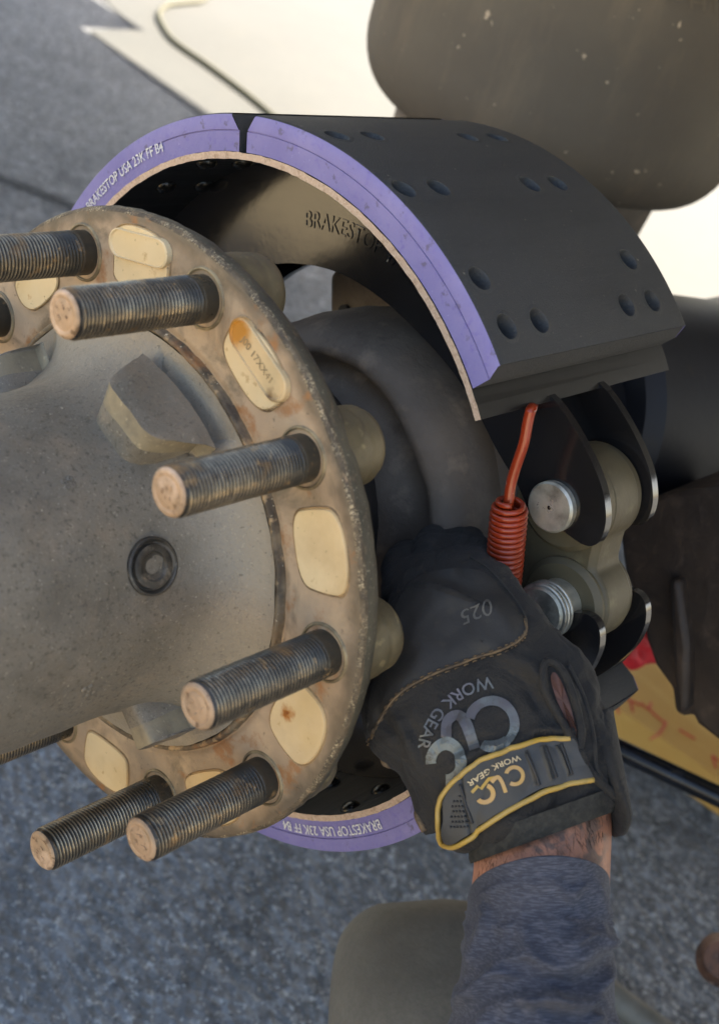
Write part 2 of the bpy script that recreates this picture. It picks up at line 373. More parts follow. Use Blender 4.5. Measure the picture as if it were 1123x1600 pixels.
MT['piping'] = mat('yellow_piping', 'a88a48', .5, 0, [dict(s=80, lo=.45, hi=.7, c='b48c2c'), dict(s=300, lo=.6, hi=.7, c='8b7238', f=.7)], [nb(300, .0003, .4)])
MT['strap'] = mat('grey_rubber_strap', '3c3a36', .65, 0, [dict(s=50, lo=.4, hi=.7, c='3d3e3f')], [nb(600, .0002, .4)])
MT['cuff'] = mat('ribbed_black_cuff', '24231f', .85, 0, [dict(s=300, lo=.45, hi=.6, c='34322c')], [nb(700, .0008, .8, st=(1, 1, .4))])
MT['print'] = mat('reflective_grey_print', '565254', .4, .2, [dict(s=22, lo=.45, hi=.58, c='6a7370', f=.7), dict(s=30, lo=.55, hi=.66, c='7d7378', f=.7), dict(s=400, lo=.55, hi=.62, c='55524f', f=.7)])
MT['faint'] = mat('faint_embossed_print', '57534c', .6)
MT['gold'] = mat('tan_logo_print', 'b58f50', .5, 0, [dict(s=120, lo=.45, hi=.7, c='b08f62')])
MT['palelogo'] = mat('pale_letter_print', 'cbb48a', .5)
MT['thread_b'] = mat('brown_stitching', '6f5a40', .8, 0, [dict(s=300, lo=.4, hi=.6, c='4c3f30')])
MT['skin'] = mat('tanned_forearm_skin', 'ad7a60', .5, 0,
    [dict(s=22, lo=.42, hi=.66, c='986247', f=.7), dict(s=90, lo=.5, hi=.7, c='c98a68', f=.6), dict(s=400, lo=.58, hi=.68, c='8a4f38', f=.5),
     dict(s=70, lo=.47, hi=.56, c='4f4a44', f=.75, dist=1.2, m=dict(k='sphere', at=(0, 0, 0), s=60, amp=.02, lo=.038, hi=.028))],
    [nb(300, .0008, .5), nb(900, .0003, .5), nb(60, .002, .3)])
MT['hair'] = mat('dark_arm_hair', '2a1a12', .6)
MT['sleeve'] = mat('heather_navy_knit', '383a44', .85, 0,
    [dict(s=1200, lo=.46, hi=.62, c='6f707a', f=.45, st=(.14, 1.3, .4), det=3), dict(s=1400, lo=.5, hi=.64, c='20222c', f=.45, st=(.12, 1.2, .4), det=3), dict(s=60, lo=.5, hi=.7, c='2b2d38', f=.4, st=(.4, 2, 1)), dict(s=18, lo=.45, hi=.7, c='282a33', f=.4)],
    [nb(900, .0004, .6), nb(60, .002, .3)], sheen=.06)
MT['trouser'] = mat('olive_grey_trouser', '7a7064', .9, 0, [dict(s=300, lo=.4, hi=.65, c='6d6758'), dict(s=9, lo=.4, hi=.7, c='5c554b')], [nb(500, .0006, .6), nb(30, .004, .3)])
MT['hose'] = mat('grey_hose', '6f6a60', .6, 0, [dict(s=30, lo=.4, hi=.7, c='575349')])
MT['olivehose'] = mat('olive_air_hose', '55523a', .6)
MT['rustcap'] = mat('rusty_cap', '6b4a38', .55, .3, [dict(s=60, lo=.4, hi=.6, c='40302a'), dict(s=120, lo=.6, hi=.7, c='b59a88')], [nb(100, .002, .6)])
MT['body'] = mat('trailer_body_panel', 'd8d8d4', .5, 0, [dict(s=2, lo=.4, hi=.7, c='c4c4be')])
MT['tyre'] = mat('tyre_rubber', '2a2a2a', .8, 0, [], [nb(60, .002, .4)])

# ------------------------------------------------------------------ ground
g = mesh('ground', [(-60, -60, 0), (80, -60, 0), (80, 80, 0), (-60, 80, 0)], [(0, 1, 2, 3)], MT['asphalt'], smooth=False)
tag(g, 'blue-grey asphalt yard, shaded near the wheel end and sunlit beyond', kind='structure')
ap = mesh('lit_concrete_apron', [(x, y, .004) for x, y in ((1.60, -12), (1.595, 1.66), (1.63, 2.18), (1.80, 2.215), (1.87, 2.50), (2.7, 5), (2.7, 40), (70, 40), (70, -12))], [tuple(range(9))], MT['apron'], smooth=False)  # sunlit ground's brightness set by its own colour, sheet cut along the shade edge
tag(ap, 'concrete apron at the top right, cut along the shade edge and toned for the sunlit ground', kind='structure')
MT['yard'] = mat('cream_bounce', 'b8a888', .85, 0, [dict(s=2, lo=.4, hi=.7, c='a89878', f=.6)], [nb(120, .001, .5)])
yd = mesh('bounce_ground', [(-1.0, -12, .004), (-1.0, 30, .004), (-40, 30, .004), (-40, -12, .004)], [(0, 1, 2, 3)], MT['yard'], smooth=False)  # added out of view to bounce warm sunlight onto the hub
tag(yd, 'unseen cream ground added on the left to bounce warm light', kind='structure')
ck = [atz(x, y, .0) for x, y in smoothline([(-60, 258), (0, 280), (60, 302), (115, 325), (170, 352), (260, 400)], 8)]
V = []; Fc = []
for i, p in enumerate(ck):
    wv = .013 + .0035 * noise.noise(p * 9); dn = Vector((.35, .94, 0)) * wv
    V += [p - dn + Vector((0, 0, .004)), p + dn + Vector((0, 0, .004))]
    if i: Fc.append((2 * i - 2, 2 * i, 2 * i + 1, 2 * i - 1))
tag(mesh('asphalt_crack', V, Fc, MT['crack'], smooth=False), 'dark filled crack running across the shaded asphalt', kind='structure')
hp = smoothline([(345, -40), (320, -2), (290, 4), (262, 8), (249, 22), (256, 42), (275, 66), (330, 105), (390, 150), (440, 192), (520, 260)], 10)
V, Fc = tube([atz(x, y, .011) for x, y in hp], .0065, 10)
o = mesh('air_hose', V, Fc, MT['olivehose']); tag(o, 'thin olive hose curving over the sunlit ground behind the brake shoe', 'hose')

# ------------------------------------------------------------------ unseen trailer deck, flatbed shape picked for its shade and bounce; far wheel
tb = empty('trailer_body', (1.25, 0, 1.15), 'unseen white flatbed trailer deck above the axle, shaped to shade the wheel end', 'trailer')
V, Fc = box((1.29, -1.6, 1.225), (2.54, 9.2, .15)); mesh('deck', V, Fc, MT['body'], tb, smooth=False, bevel=.01)
V, Fc = join(box((.75, -1.6, 1.06), (.1, 9.2, .16)), box((1.75, -1.6, 1.06), (.1, 9.2, .16))); mesh('chassis_rail', V, Fc, MT['darkiron'], tb, smooth=False)
V, Fc = box((2.45, 2.52, .98), (.06, .62, .34)); mesh('shade_slab', V, Fc, MT['darkiron'], tb, smooth=False)  # added slab, hung low to cast the notch in the shade edge
ow = empty('truck_wheel', (2.2, 0, .5), 'black dual truck tyres on the far end of the axle', 'wheel')
for xx in (2.02, 2.34):
    V, Fc = lathe([(xx - .13, .29), (xx - .14, .42), (xx - .11, .49), (xx + .11, .49), (xx + .14, .42), (xx + .13, .29), (xx - .13, .29)], 48)
    mesh('tyre', V, Fc, MT['tyre'], ow)
    V, Fc = lathe([(xx - .12, .285), (xx, .27), (xx + .12, .285), (xx + .02, .12), (xx + .02, .0005)], 48); mesh('rim', V, Fc, MT['zinc'], ow)

# ------------------------------------------------------------------ wheel hub
hub = empty('wheel_hub', HUB, 'bare grey and cream truck wheel hub with ten threaded studs and no wheel', 'wheel hub')
def dbar(x, r, a):
    for cen_, ha_ in ((-12.5, 15), (-124, 7), (62, 12)):
        q_ = abs((a - cen_ + 180) % 360 - 180)
        if -.0125 < x < -.0024: r = r + (min(r, .0885) - r) * max(0, min(1, (ha_ - q_) / 1.6))
    p = pol(HUB, x, r, a); n = noise.fractal(p * 60, .9, 2.2, 4) * .0006
    return x, r + n
prof = [(-.20, .0005), (-.20, .070), (-.195, .078), (-.19, .0805)] + [(-.18 + .0045 * i, .0806 + .00003 * i) for i in range(30)]
prof += [(-.044, .0822), (-.036, .0832), (-.029, .0848), (-.022, .0875), (-.016, .0912), (-.011, .0955), (-.007, .1005), (-.0042, .1055), (-.0028, .1095), (-.0025, .111), (-.0022, .1125)]
V, Fc = lathe(prof, 160, disp=dbar)
mesh('barrel', V, Fc, MT['cast'], hub)
def dfl(x, r, a):
    p = pol(HUB, x, r, a)
    n = noise.fractal(p * 130, .9, 2.2, 4)
    k = .6 if r > .1600 else .25
    if r < .119: k = .7
    return x + n * .00035 * k, r + n * .0007 * k
V, Fc = lathe([(-.002, .1127), (-.0028, .1135), (-.0028, .1148), (-.0012, .1156), (.0012, .1162), (.0012, .1172), (-.0004, .1182), (0, .121), (0, .13), (0, .14), (0, .15), (0, .158), (0, .1622), (.0005, .1632), (.0014, .1640)], 240, disp=dfl)
mi = []
for j in range(14):
    mi += [1 if j < 4 else (2 if j >= 12 else 0)] * 240
mesh('flange', V, Fc, [MT['flange'], MT['rustring'], MT['flange_edge']], hub, mi=mi)
V, Fc = lathe([(.0014, .1640), (.0028, .1645), (.006, .1645), (.010, .163), (.014, .1605), (.017, .156), (.018, .148), (.020, .12), (.026, .098), (.04, .088), (.09, .086), (.105, .082), (.108, .076), (.108, .06)], 240, disp=dfl)
mi = []
for j in range(13): mi += [2 if j < 1 else (0 if j < 5 else 1)] * 240
mesh('flange_rim', V, Fc, [MT['rimside'], MT['blackrubber'], MT['flange_edge']], hub, mi=mi)

# mounting pads between the studs
def pad_outline(c, shape):
    P = shape if shape else [(.128, 7.4), (.140, 7.8), (.1565, 6.8), (.1565, -6.8), (.140, -7.8), (.128, -7.4)]
    P = chaikin(P, 1)
    P = chaikin(P, 2)
    return [(r, c + a) for r, a in P]
PADS = {0: (-20.7, [(.1285, 7.2), (.141, 9.2), (.155, 6.2), (.155, -5.5), (.147, -8.5), (.128, -7.2)]), 1: (-55.9, [(.1265, 7.4), (.142, 7.6), (.1572, 6.6), (.1572, -7.2), (.142, -8.0), (.1265, -7.2)]),
        2: (-92.6, [(.126, 6.6), (.136, 8.6), (.1565, 6), (.1565, -7), (.140, -8.2), (.124, -6.4)]), 3: (-129.2, None), 4: (-166, None), 5: (15.0, [(.128, 8.2), (.142, 7.4), (.1578, 7.4), (.1578, -6.6), (.142, -8.8), (.128, -7)]),
        6: (51.2, [(.126, 4), (.135, 8), (.150, 7), (.150, -7), (.135, -8.6), (.128, -6)]), 7: (87, None), 8: (123, None), 9: (159, None)}
for k, (c, shp) in PADS.items():
    P = pad_outline(c, shp)
    n = len(P); V = []; Fc = []
    mr = sum(p[0] for p in P) / n; ma = sum(p[1] for p in P) / n
    # a shallow cast pocket rim, then the flat pad standing slightly proud
    for s, x in ((1.08, .0004), (1.05, -.0009), (1.015, -.0002), (.985, -.0012), (.9, -.0013)):
        for r, a in P:
            V.append(pol(HUB, x, mr + (r - mr) * s, ma + (a - ma) * s))
    for j in range(4):
        for i in range(n):
            Fc.append((j * n + i, j * n + (i + 1) % n, (j + 1) * n + (i + 1) % n, (j + 1) * n + i))
    Fc.append(tuple(4 * n + i for i in range(n)))
    o = mesh('mounting_pad', V, Fc, [MT['pad_rusty' if k == 2 else 'pad'], MT['padrim']], hub, smooth=False, mi=[1] * (2 * n) + [0] * (2 * n + 1))
    if k == 2: o['label'] = 'cream pad with one rust spot'
    if k == 0: o['label'] = 'cream pad with a stamped plate, rusty at its upper end'
# raised pill plates on two pads
def pill(c0, r0, c1, r1, hw, x, name, m, par=hub):
    A = Vector((r0 * sin(R(c0)), r0 * cos(R(c0)))); B = Vector((r1 * sin(R(c1)), r1 * cos(R(c1))))
    d = (B - A).normalized(); nrm = Vector((-d.y, d.x)); P = []
    for i in range(13):
        t = -pi / 2 + pi * i / 12; P.append(B + (d * cos(t) + nrm * sin(t)) * hw)
    for i in range(13):
        t = pi / 2 + pi * i / 12; P.append(A + (d * cos(t) + nrm * sin(t)) * hw)
    n = len(P); V = []; Fc = []
    c = (A + B) / 2
    for s, xx in ((1.06, x + .002), (1.03, x - .0004), (.97, x - .0008), (.93, x)):
        for p in P:
            q = c + (p - c) * s; V.append(HUB + Vector((xx, q.x, q.y)))
    for j in range(3):
        for i in range(n): Fc.append((j * n + i, j * n + (i + 1) % n, (j + 1) * n + (i + 1) % n, (j + 1) * n + i))
    Fc.append(tuple(3 * n + i for i in range(n)))
    return mesh(name, V, Fc, m, par, smooth=False), A, B
pl, A, B = pill(-15.2, .147, -26.0, .1475, .0072, -.0022, 'stamped_plate', MT['plate'])
pill(20.5, .1485, 9.5, .150, .0066, -.0022, 'stamped_plate', MT['pad'])
tv, tf = text2d('J00 17XX41')
d = (B - A).normalized(); up = Vector((d.y, -d.x)) * (1 if Vector((d.y, -d.x)).dot(A) > 0 else -1)
c = (A + B) / 2; s = .0052
V = [HUB + Vector((-.0025, *(c + d * v.x * s * .98 + up * (v.y - .35) * s))) for v in tv]
mesh('stamped_lettering', V, tf, MT['hole'], pl, smooth=False)

# cast ears on the barrel
def ear(cen, ha, tip=-.0395, name='cast_ear'):
    nu, nv = 28, 12; V = []; Fc = []
    def xt(a): return -.0118 + (tip + .0118) * (1 - abs(a) ** 5) ** .5 - .002
    def ptx(a, v, r, g=0):
        x = -.0112 + (xt(a) + .0112) * v * (1 + g); th = cen + a * ha * (1 - .22 * v ** 1.6) * (1 + g * .5)
        n = noise.fractal(pol(HUB, x, r, th) * 90, .9, 2, 3) * .0008
        return pol(HUB, x, r + n, th)
    W_ = nv + 1
    for i in range(nu + 1):
        a = -1 + 2 * i / nu
        for j in range(nv + 1):
            v = j / nv; r = .1055 - .0010 * v - .0010 * (v ** 8)
            V.append(ptx(a, v, r))
    for i in range(nu):
        for j in range(nv): Fc.append((i * W_ + j, (i + 1) * W_ + j, (i + 1) * W_ + j + 1, i * W_ + j + 1))
    bnd = [j for j in range(nv)] + [i * W_ + nv for i in range(nu)] + [nu * W_ + j for j in range(nv, 0, -1)] + [i * W_ for i in range(nu, 0, -1)]
    prev = bnd; nb_ = len(bnd)
    for r, g in ((.099, 0), (.093, .01), (.079, .05)):
        b0 = len(V)
        for k in bnd:
            i, j = divmod(k, W_); V.append(ptx(-1 + 2 * i / nu, j / nv, r, g))
        cur = [b0 + k for k in range(nb_)]
        for k in range(nb_): Fc.append((prev[k], cur[k], cur[(k + 1) % nb_], prev[(k + 1) % nb_]))
        prev = cur
    o = mesh(name, V, Fc, [MT['cast'], MT['castedge']], hub, auto=50)
    o.data.polygons.foreach_set('material_index', [0] * (nu * nv) + [1] * (2 * nb_) + [0] * nb_)
    b_ = o.modifiers.new('bevel', 'BEVEL'); b_.width = .0026; b_.segments = 4; b_.limit_method = 'ANGLE'; b_.angle_limit = R(50)
    return o
ear(-12.3, 17.2, -.040); ear(-124, 8, -.034); ear(62, 13)
# oil plug on the barrel
pc = pol(HUB, -.0465, .0822, -55.6); nrm = (pc - Vector((pc.x, HUB.y, HUB.z))).normalized()
nrm = (nrm + Vector((-.045, 0, 0))).normalized(); T1 = (Vector((1, 0, 0)) - nrm * nrm.x).normalized(); T2 = nrm.cross(T1)
V = []; Fc = []; sg = 48
for rr, hh in ((.0135, -.003), (.0132, .0008), (.0122, .0012), (.0113, .0002), (.0110, -.0006), (.0104, -.0006), (.0100, .0012), (.0085, .0016), (.0068, .0014), (.0062, .0002), (.0046, -.0002), (.0036, -.0002), (.0030, -.0030), (.0002, -.0034)):
    for i in range(sg):
        t = 2 * pi * i / sg
        e = 1.0
        V.append(pc + nrm * hh + (T1 * cos(t) + T2 * sin(t)) * rr * e)
n = len(V) // sg
for j in range(n - 1):
    for i in range(sg): Fc.append((j * sg + i, j * sg + (i + 1) % sg, (j + 1) * sg + (i + 1) % sg, (j + 1) * sg + i))
mesh('oil_plug', V, Fc, MT['plug'], hub, auto=30)
# punch marks on the barrel: small five-dot groups
def dots(px, py, sp, name='punch_mark'):
    V = []; Fc = []
    for dx, dy in ((0, 0), (1, .3), (-1, -.3), (.3, -1), (-.3, 1)):
        r = ray(px + dx * sp, py + dy * sp); o_ = CAM - HUB
        A_ = r.y ** 2 + r.z ** 2; B_ = o_.y * r.y + o_.z * r.z; C_ = o_.y ** 2 + o_.z ** 2 - .0812 ** 2
        t = (-B_ - math.sqrt(max(B_ * B_ - A_ * C_, 0))) / A_
        p = CAM + r * t; nn = Vector((0, p.y - HUB.y, p.z - HUB.z)).normalized(); u1 = Vector((1, 0, 0)); u2 = nn.cross(u1)
        k = len(V)
        for j, (rr, hh) in enumerate(((.0018, -.0003), (.0013, .0007), (.0005, .0002))):
            for i in range(8): V.append(p + nn * hh + (u1 * cos(i * pi / 4) + u2 * sin(i * pi / 4)) * rr)
        for j in range(2):
            for i in range(8): Fc.append((k + j * 8 + i, k + j * 8 + (i + 1) % 8, k + j * 8 + 8 + (i + 1) % 8, k + j * 8 + 8 + i))
        Fc.append(tuple(k + 16 + i for i in range(8)))
    mesh(name, V, Fc, MT['cast'], hub)
dots(108, 755, 7); dots(140, 1080, 7)

# studs: real helical thread, one mesh shared by all ten
def stud_mesh():
    V = []; Fc = []; seg = 40; Ls = .0757; p = .0019; Rr = .0112; am = .0010
    xs = [.002, -.001, -.0065]
    rows = []
    def ring(x, rf):
        base = len(V)
        for i in range(seg):
            t = 2 * pi * i / seg; r = rf(t); V.append(Vector((x, r * sin(t), r * cos(t))))
        rows.append(base)
    for x in xs: ring(x, lambda t: Rr - .0002)
    n = int((Ls - .0095) / (p / 4))
    for j in range(n + 1):
        x = -.0070 - j * p / 4
        def rf(t, x=x):
            ph = ((-x) / p - t / (2 * pi)) % 1; tri = abs(2 * ph - 1)
            fade = min(1, (-x - .0068) / .004)
            end = min(1, max(0, (Ls - .0015 + x) / .002))
            return Rr - am * (1 - tri) * fade - .0008 * (1 - end) + .00012 * noise.noise(Vector((x * 600, sin(t) * 3, cos(t) * 3)))
        ring(x, rf)
    ring(-Ls + .0012, lambda t: Rr - .0010); ring(-Ls + .0004, lambda t: Rr - .0018); ring(-Ls, lambda t: Rr - .0024)
    nside = len(rows) - 1
    ring(-Ls + .00005, lambda t: .0076); ring(-Ls + .0004, lambda t: .0072); ring(-Ls + .0004, lambda t: .0066)
    ring(-Ls + .0001, lambda t: .0062); ring(-Ls, lambda t: .003); ring(-Ls, lambda t: .0001)
    mi = []
    for j in range(len(rows) - 1):
        for i in range(seg):
            a = rows[j]; b = rows[j + 1]; Fc.append((a + i, a + (i + 1) % seg, b + (i + 1) % seg, b + i)); mi.append(0 if j < nside - 2 else 1)
    me = bpy.data.meshes.new('wheel_stud'); me.from_pydata(V, [], Fc)
    me.materials.append(MT['thread']); me.materials.append(MT['studend'])
    me.polygons.foreach_set('material_index', mi); me.polygons.foreach_set('use_smooth', [True] * len(Fc))
    me.set_sharp_from_angle(angle=R(62))
    return me
SM = stud_mesh()
def ring_mesh(prof_, name, m, seg=40):
    V = []; Fc = []
    for x, r in prof_:
        for i in range(seg):
            t = 2 * pi * i / seg; V.append((x, r * sin(t), r * cos(t)))
    for j in range(len(prof_) - 1):
        for i in range(seg): Fc.append((j * seg + i, j * seg + (i + 1) % seg, (j + 1) * seg + (i + 1) % seg, (j + 1) * seg + i))
    me = bpy.data.meshes.new(name); me.from_pydata(V, [], Fc); me.materials.append(m)
    me.polygons.foreach_set('use_smooth', [True] * len(Fc)); return me
HM = ring_mesh([(.001, .0147), (-.0006, .0143), (-.0012, .0136), (-.0010, .0130), (.0008, .0127), (.0008, .0110)], 'stud_hole_rim', MT['hole'])
BM = ring_mesh([(.010, .0195), (.018, .0196), (.023, .0195), (.0245, .0187), (.026, .0190), (.032, .0186), (.0355, .0170), (.0372, .0140), (.0378, .008), (.0379, .0002)], 'stud_head', MT['boss'])
MK = []
for k in range(10):
    a = 32.7 - 36 * k
    c = pol(HUB, 0, .1431, a)
    st = link('wheel_stud', SM, hub, c - HUB); st.rotation_euler = (R(37 * k), 0, 0)
    rm = link('stud_hole_rim', HM, hub, c - HUB)
    hd = link('stud_head', BM, hub, pol(HUB, 0, .1431, a) - HUB); 
    # two small stamped marks on the stud end
    V, Fc = [], []
    for q, (yy, zz, ln) in enumerate(((.0024, .0022, .0022), (-.002, .002, .0015), (.0, -.0026, .0024))):
        bx = box((-.07585, yy, zz), (.0005, ln, .0009)); V, Fc = join((V, Fc), bx)
    me = bpy.data.meshes.new('end_stamp'); me.from_pydata([tuple(v) for v in V], [], Fc); me.materials.append(MT['studend'])
    link('end_stamp', me, st)

# ------------------------------------------------------------------ spider (axle flange and anchor bracket)
sp = empty('brake_spider', HUB + Vector((.17, 0, 0)), 'brown cast brake spider ring behind the hub with khaki anchor bracket', 'brake spider')
SPO = HUB + Vector((0, -.0180, .0104))
V, Fc = lathe([(.118, .030), (.122, .050), (.130, .060), (.134, .071), (.129, .0745), (.124, .079), (.124, .084), (.130, .091), (.142, .096), (.158, .099), (.175, .100), (.195, .098), (.21, .090), (.23, .078), (.26, .072), (.30, .068)], 120, SPO,
              disp=lambda x, r, a: (x + .0022 * noise.noise(pol(HUB, x, r, a) * 26 + Vector((3, 1, 2))), r + .0040 * noise.noise(pol(HUB, x, r, a) * 24) + .0012 * noise.noise(pol(HUB, x, r, a) * 90)))
mesh('spider_ring', V, Fc, MT['spider'], sp)
def blob(cx, cy, cz, s, m, name, par, dn=.15, seg=24, sc=(1, 1, 1), fr=20):
    V = []; Fc = []; nr = seg // 2
    for j in range(nr + 1):
        for i in range(seg):
            ph = pi * j / nr; t = 2 * pi * i / seg
            d_ = Vector((sin(ph) * cos(t), sin(ph) * sin(t), cos(ph)))
            k = 1 + dn * noise.noise(d_ * 1.5 + Vector((cx, cy, cz)) * fr)
            V.append(Vector((cx + d_.x * s * sc[0] * k, cy + d_.y * s * sc[1] * k, cz + d_.z * s * sc[2] * k)))
    for j in range(nr):
        for i in range(seg): Fc.append((j * seg + i, j * seg + (i + 1) % seg, (j + 1) * seg + (i + 1) % seg, (j + 1) * seg + i))
    return mesh(name, V, Fc, m, par)
# upper tan arm of the spider, seen through the shoe
P = [atx(x, y, .225) for x, y in [(514, 405), (514, 500), (520, 560), (620, 600), (700, 560), (690, 440), (640, 380)]]
V, Fc = prism(chaikin(P, 1), .225, .262); o = mesh('spider_arm', V, Fc, MT['spider_tan'], sp, bevel=.004, auto=40)
for x_, y_ in ((536, 487), (556, 492), (628, 497)):
    c = atx(x_, y_, .222); V, Fc = cyl(c, c + Vector((.012, 0, 0)), .0045, seg=16); mesh('arm_bolt', V, Fc, MT['blackrubber'], sp, auto=30)

# anchor bracket between the shoe webs
pin1 = atx(858, 793, .143); pin2 = atx(852, 952, .143)
p1 = Vector((.17, pin1.y, pin1.z)); p2 = Vector((.17, pin2.y, pin2.z))
P = []
dv = (p2 - p1).normalized(); pv = Vector((0, dv.z, -dv.y))       # pv points away from the axle
if pv.dot(p1 - HUB) < 0: pv = -pv
r1, r2 = .027, .026
for i in range(0, 15):
    t = R(150 - i * 15)       # around pin 1
    P.append(p1 + (-dv * sin(t) - pv * cos(t)) * r1) if False else P.append(p1 + (pv * sin(R(-50 + i * 13)) - dv * cos(R(-50 + i * 13))) * r1)
P.append((p1 + p2) / 2 + pv * .018)
for i in range(0, 14):
    a_ = R(60 - i * 13); P.append(p2 + (pv * cos(a_) * 1 - dv * sin(a_)) * r2)
P = P[:16] + [p2 + (pv * cos(R(-50 + i * 13)) + dv * sin(R(-50 + i * 13))) * r2 for i in range(0, 13)]
P += [p2 - pv * .034 + dv * .012, p1 - pv * .034 - dv * .012]
P = [Vector((.17, *q)) for q in chaikin([(p.y, p.z) for p in P], 2)]
V, Fc = prism(P, .160, .188); mesh('anchor_bracket', V, Fc, MT['khaki'], sp, bevel=.006, auto=50)
V, Fc = cyl(p1 + Vector((-.016, 0, 0)), p1 + Vector((.022, 0, 0)), .0265, seg=48, ch=.003); mesh('pin_boss', V, Fc, MT['khaki'], sp, auto=40)
V, Fc = cyl(p2 + Vector((-.014, 0, 0)), p2 + Vector((.022, 0, 0)), .0245, seg=48, ch=.003); mesh('pin_boss', V, Fc, MT['khaki'], sp, auto=40)

AR = [p1 - pv * .026 - dv * .018, p2 - pv * .026 + dv * .018, HUB + Vector((.17, -.05, -.07)), HUB + Vector((.17, -.02, .02)), HUB + Vector((.17, -.05, .085))]
AR = [Vector((.17, *q)) for q in chaikin([(p.y, p.z) for p in AR], 1)]
V, Fc = prism(AR, .164, .20); mesh('anchor_arm', V, Fc, MT['spider'], sp, bevel=.006, auto=50)
# axle tube
ax = empty('axle_beam', HUB + Vector((.6, 0, 0)), 'dark blue-black painted axle tube running off to the right', 'axle')
V, Fc = cyl(HUB + Vector((.24, 0, 0)), HUB + Vector((1.9, 0, 0)), .064, seg=64); mesh('tube', V, Fc, MT['axle'], ax, auto=40)
a_, b_ = atd(880, 638, .93), atd(1330, 665, 1.12)
V, Fc = cyl(a_, b_, .094, seg=80, ch=.01); mesh('sleeve', V, Fc, MT['axle'], ax, auto=40)

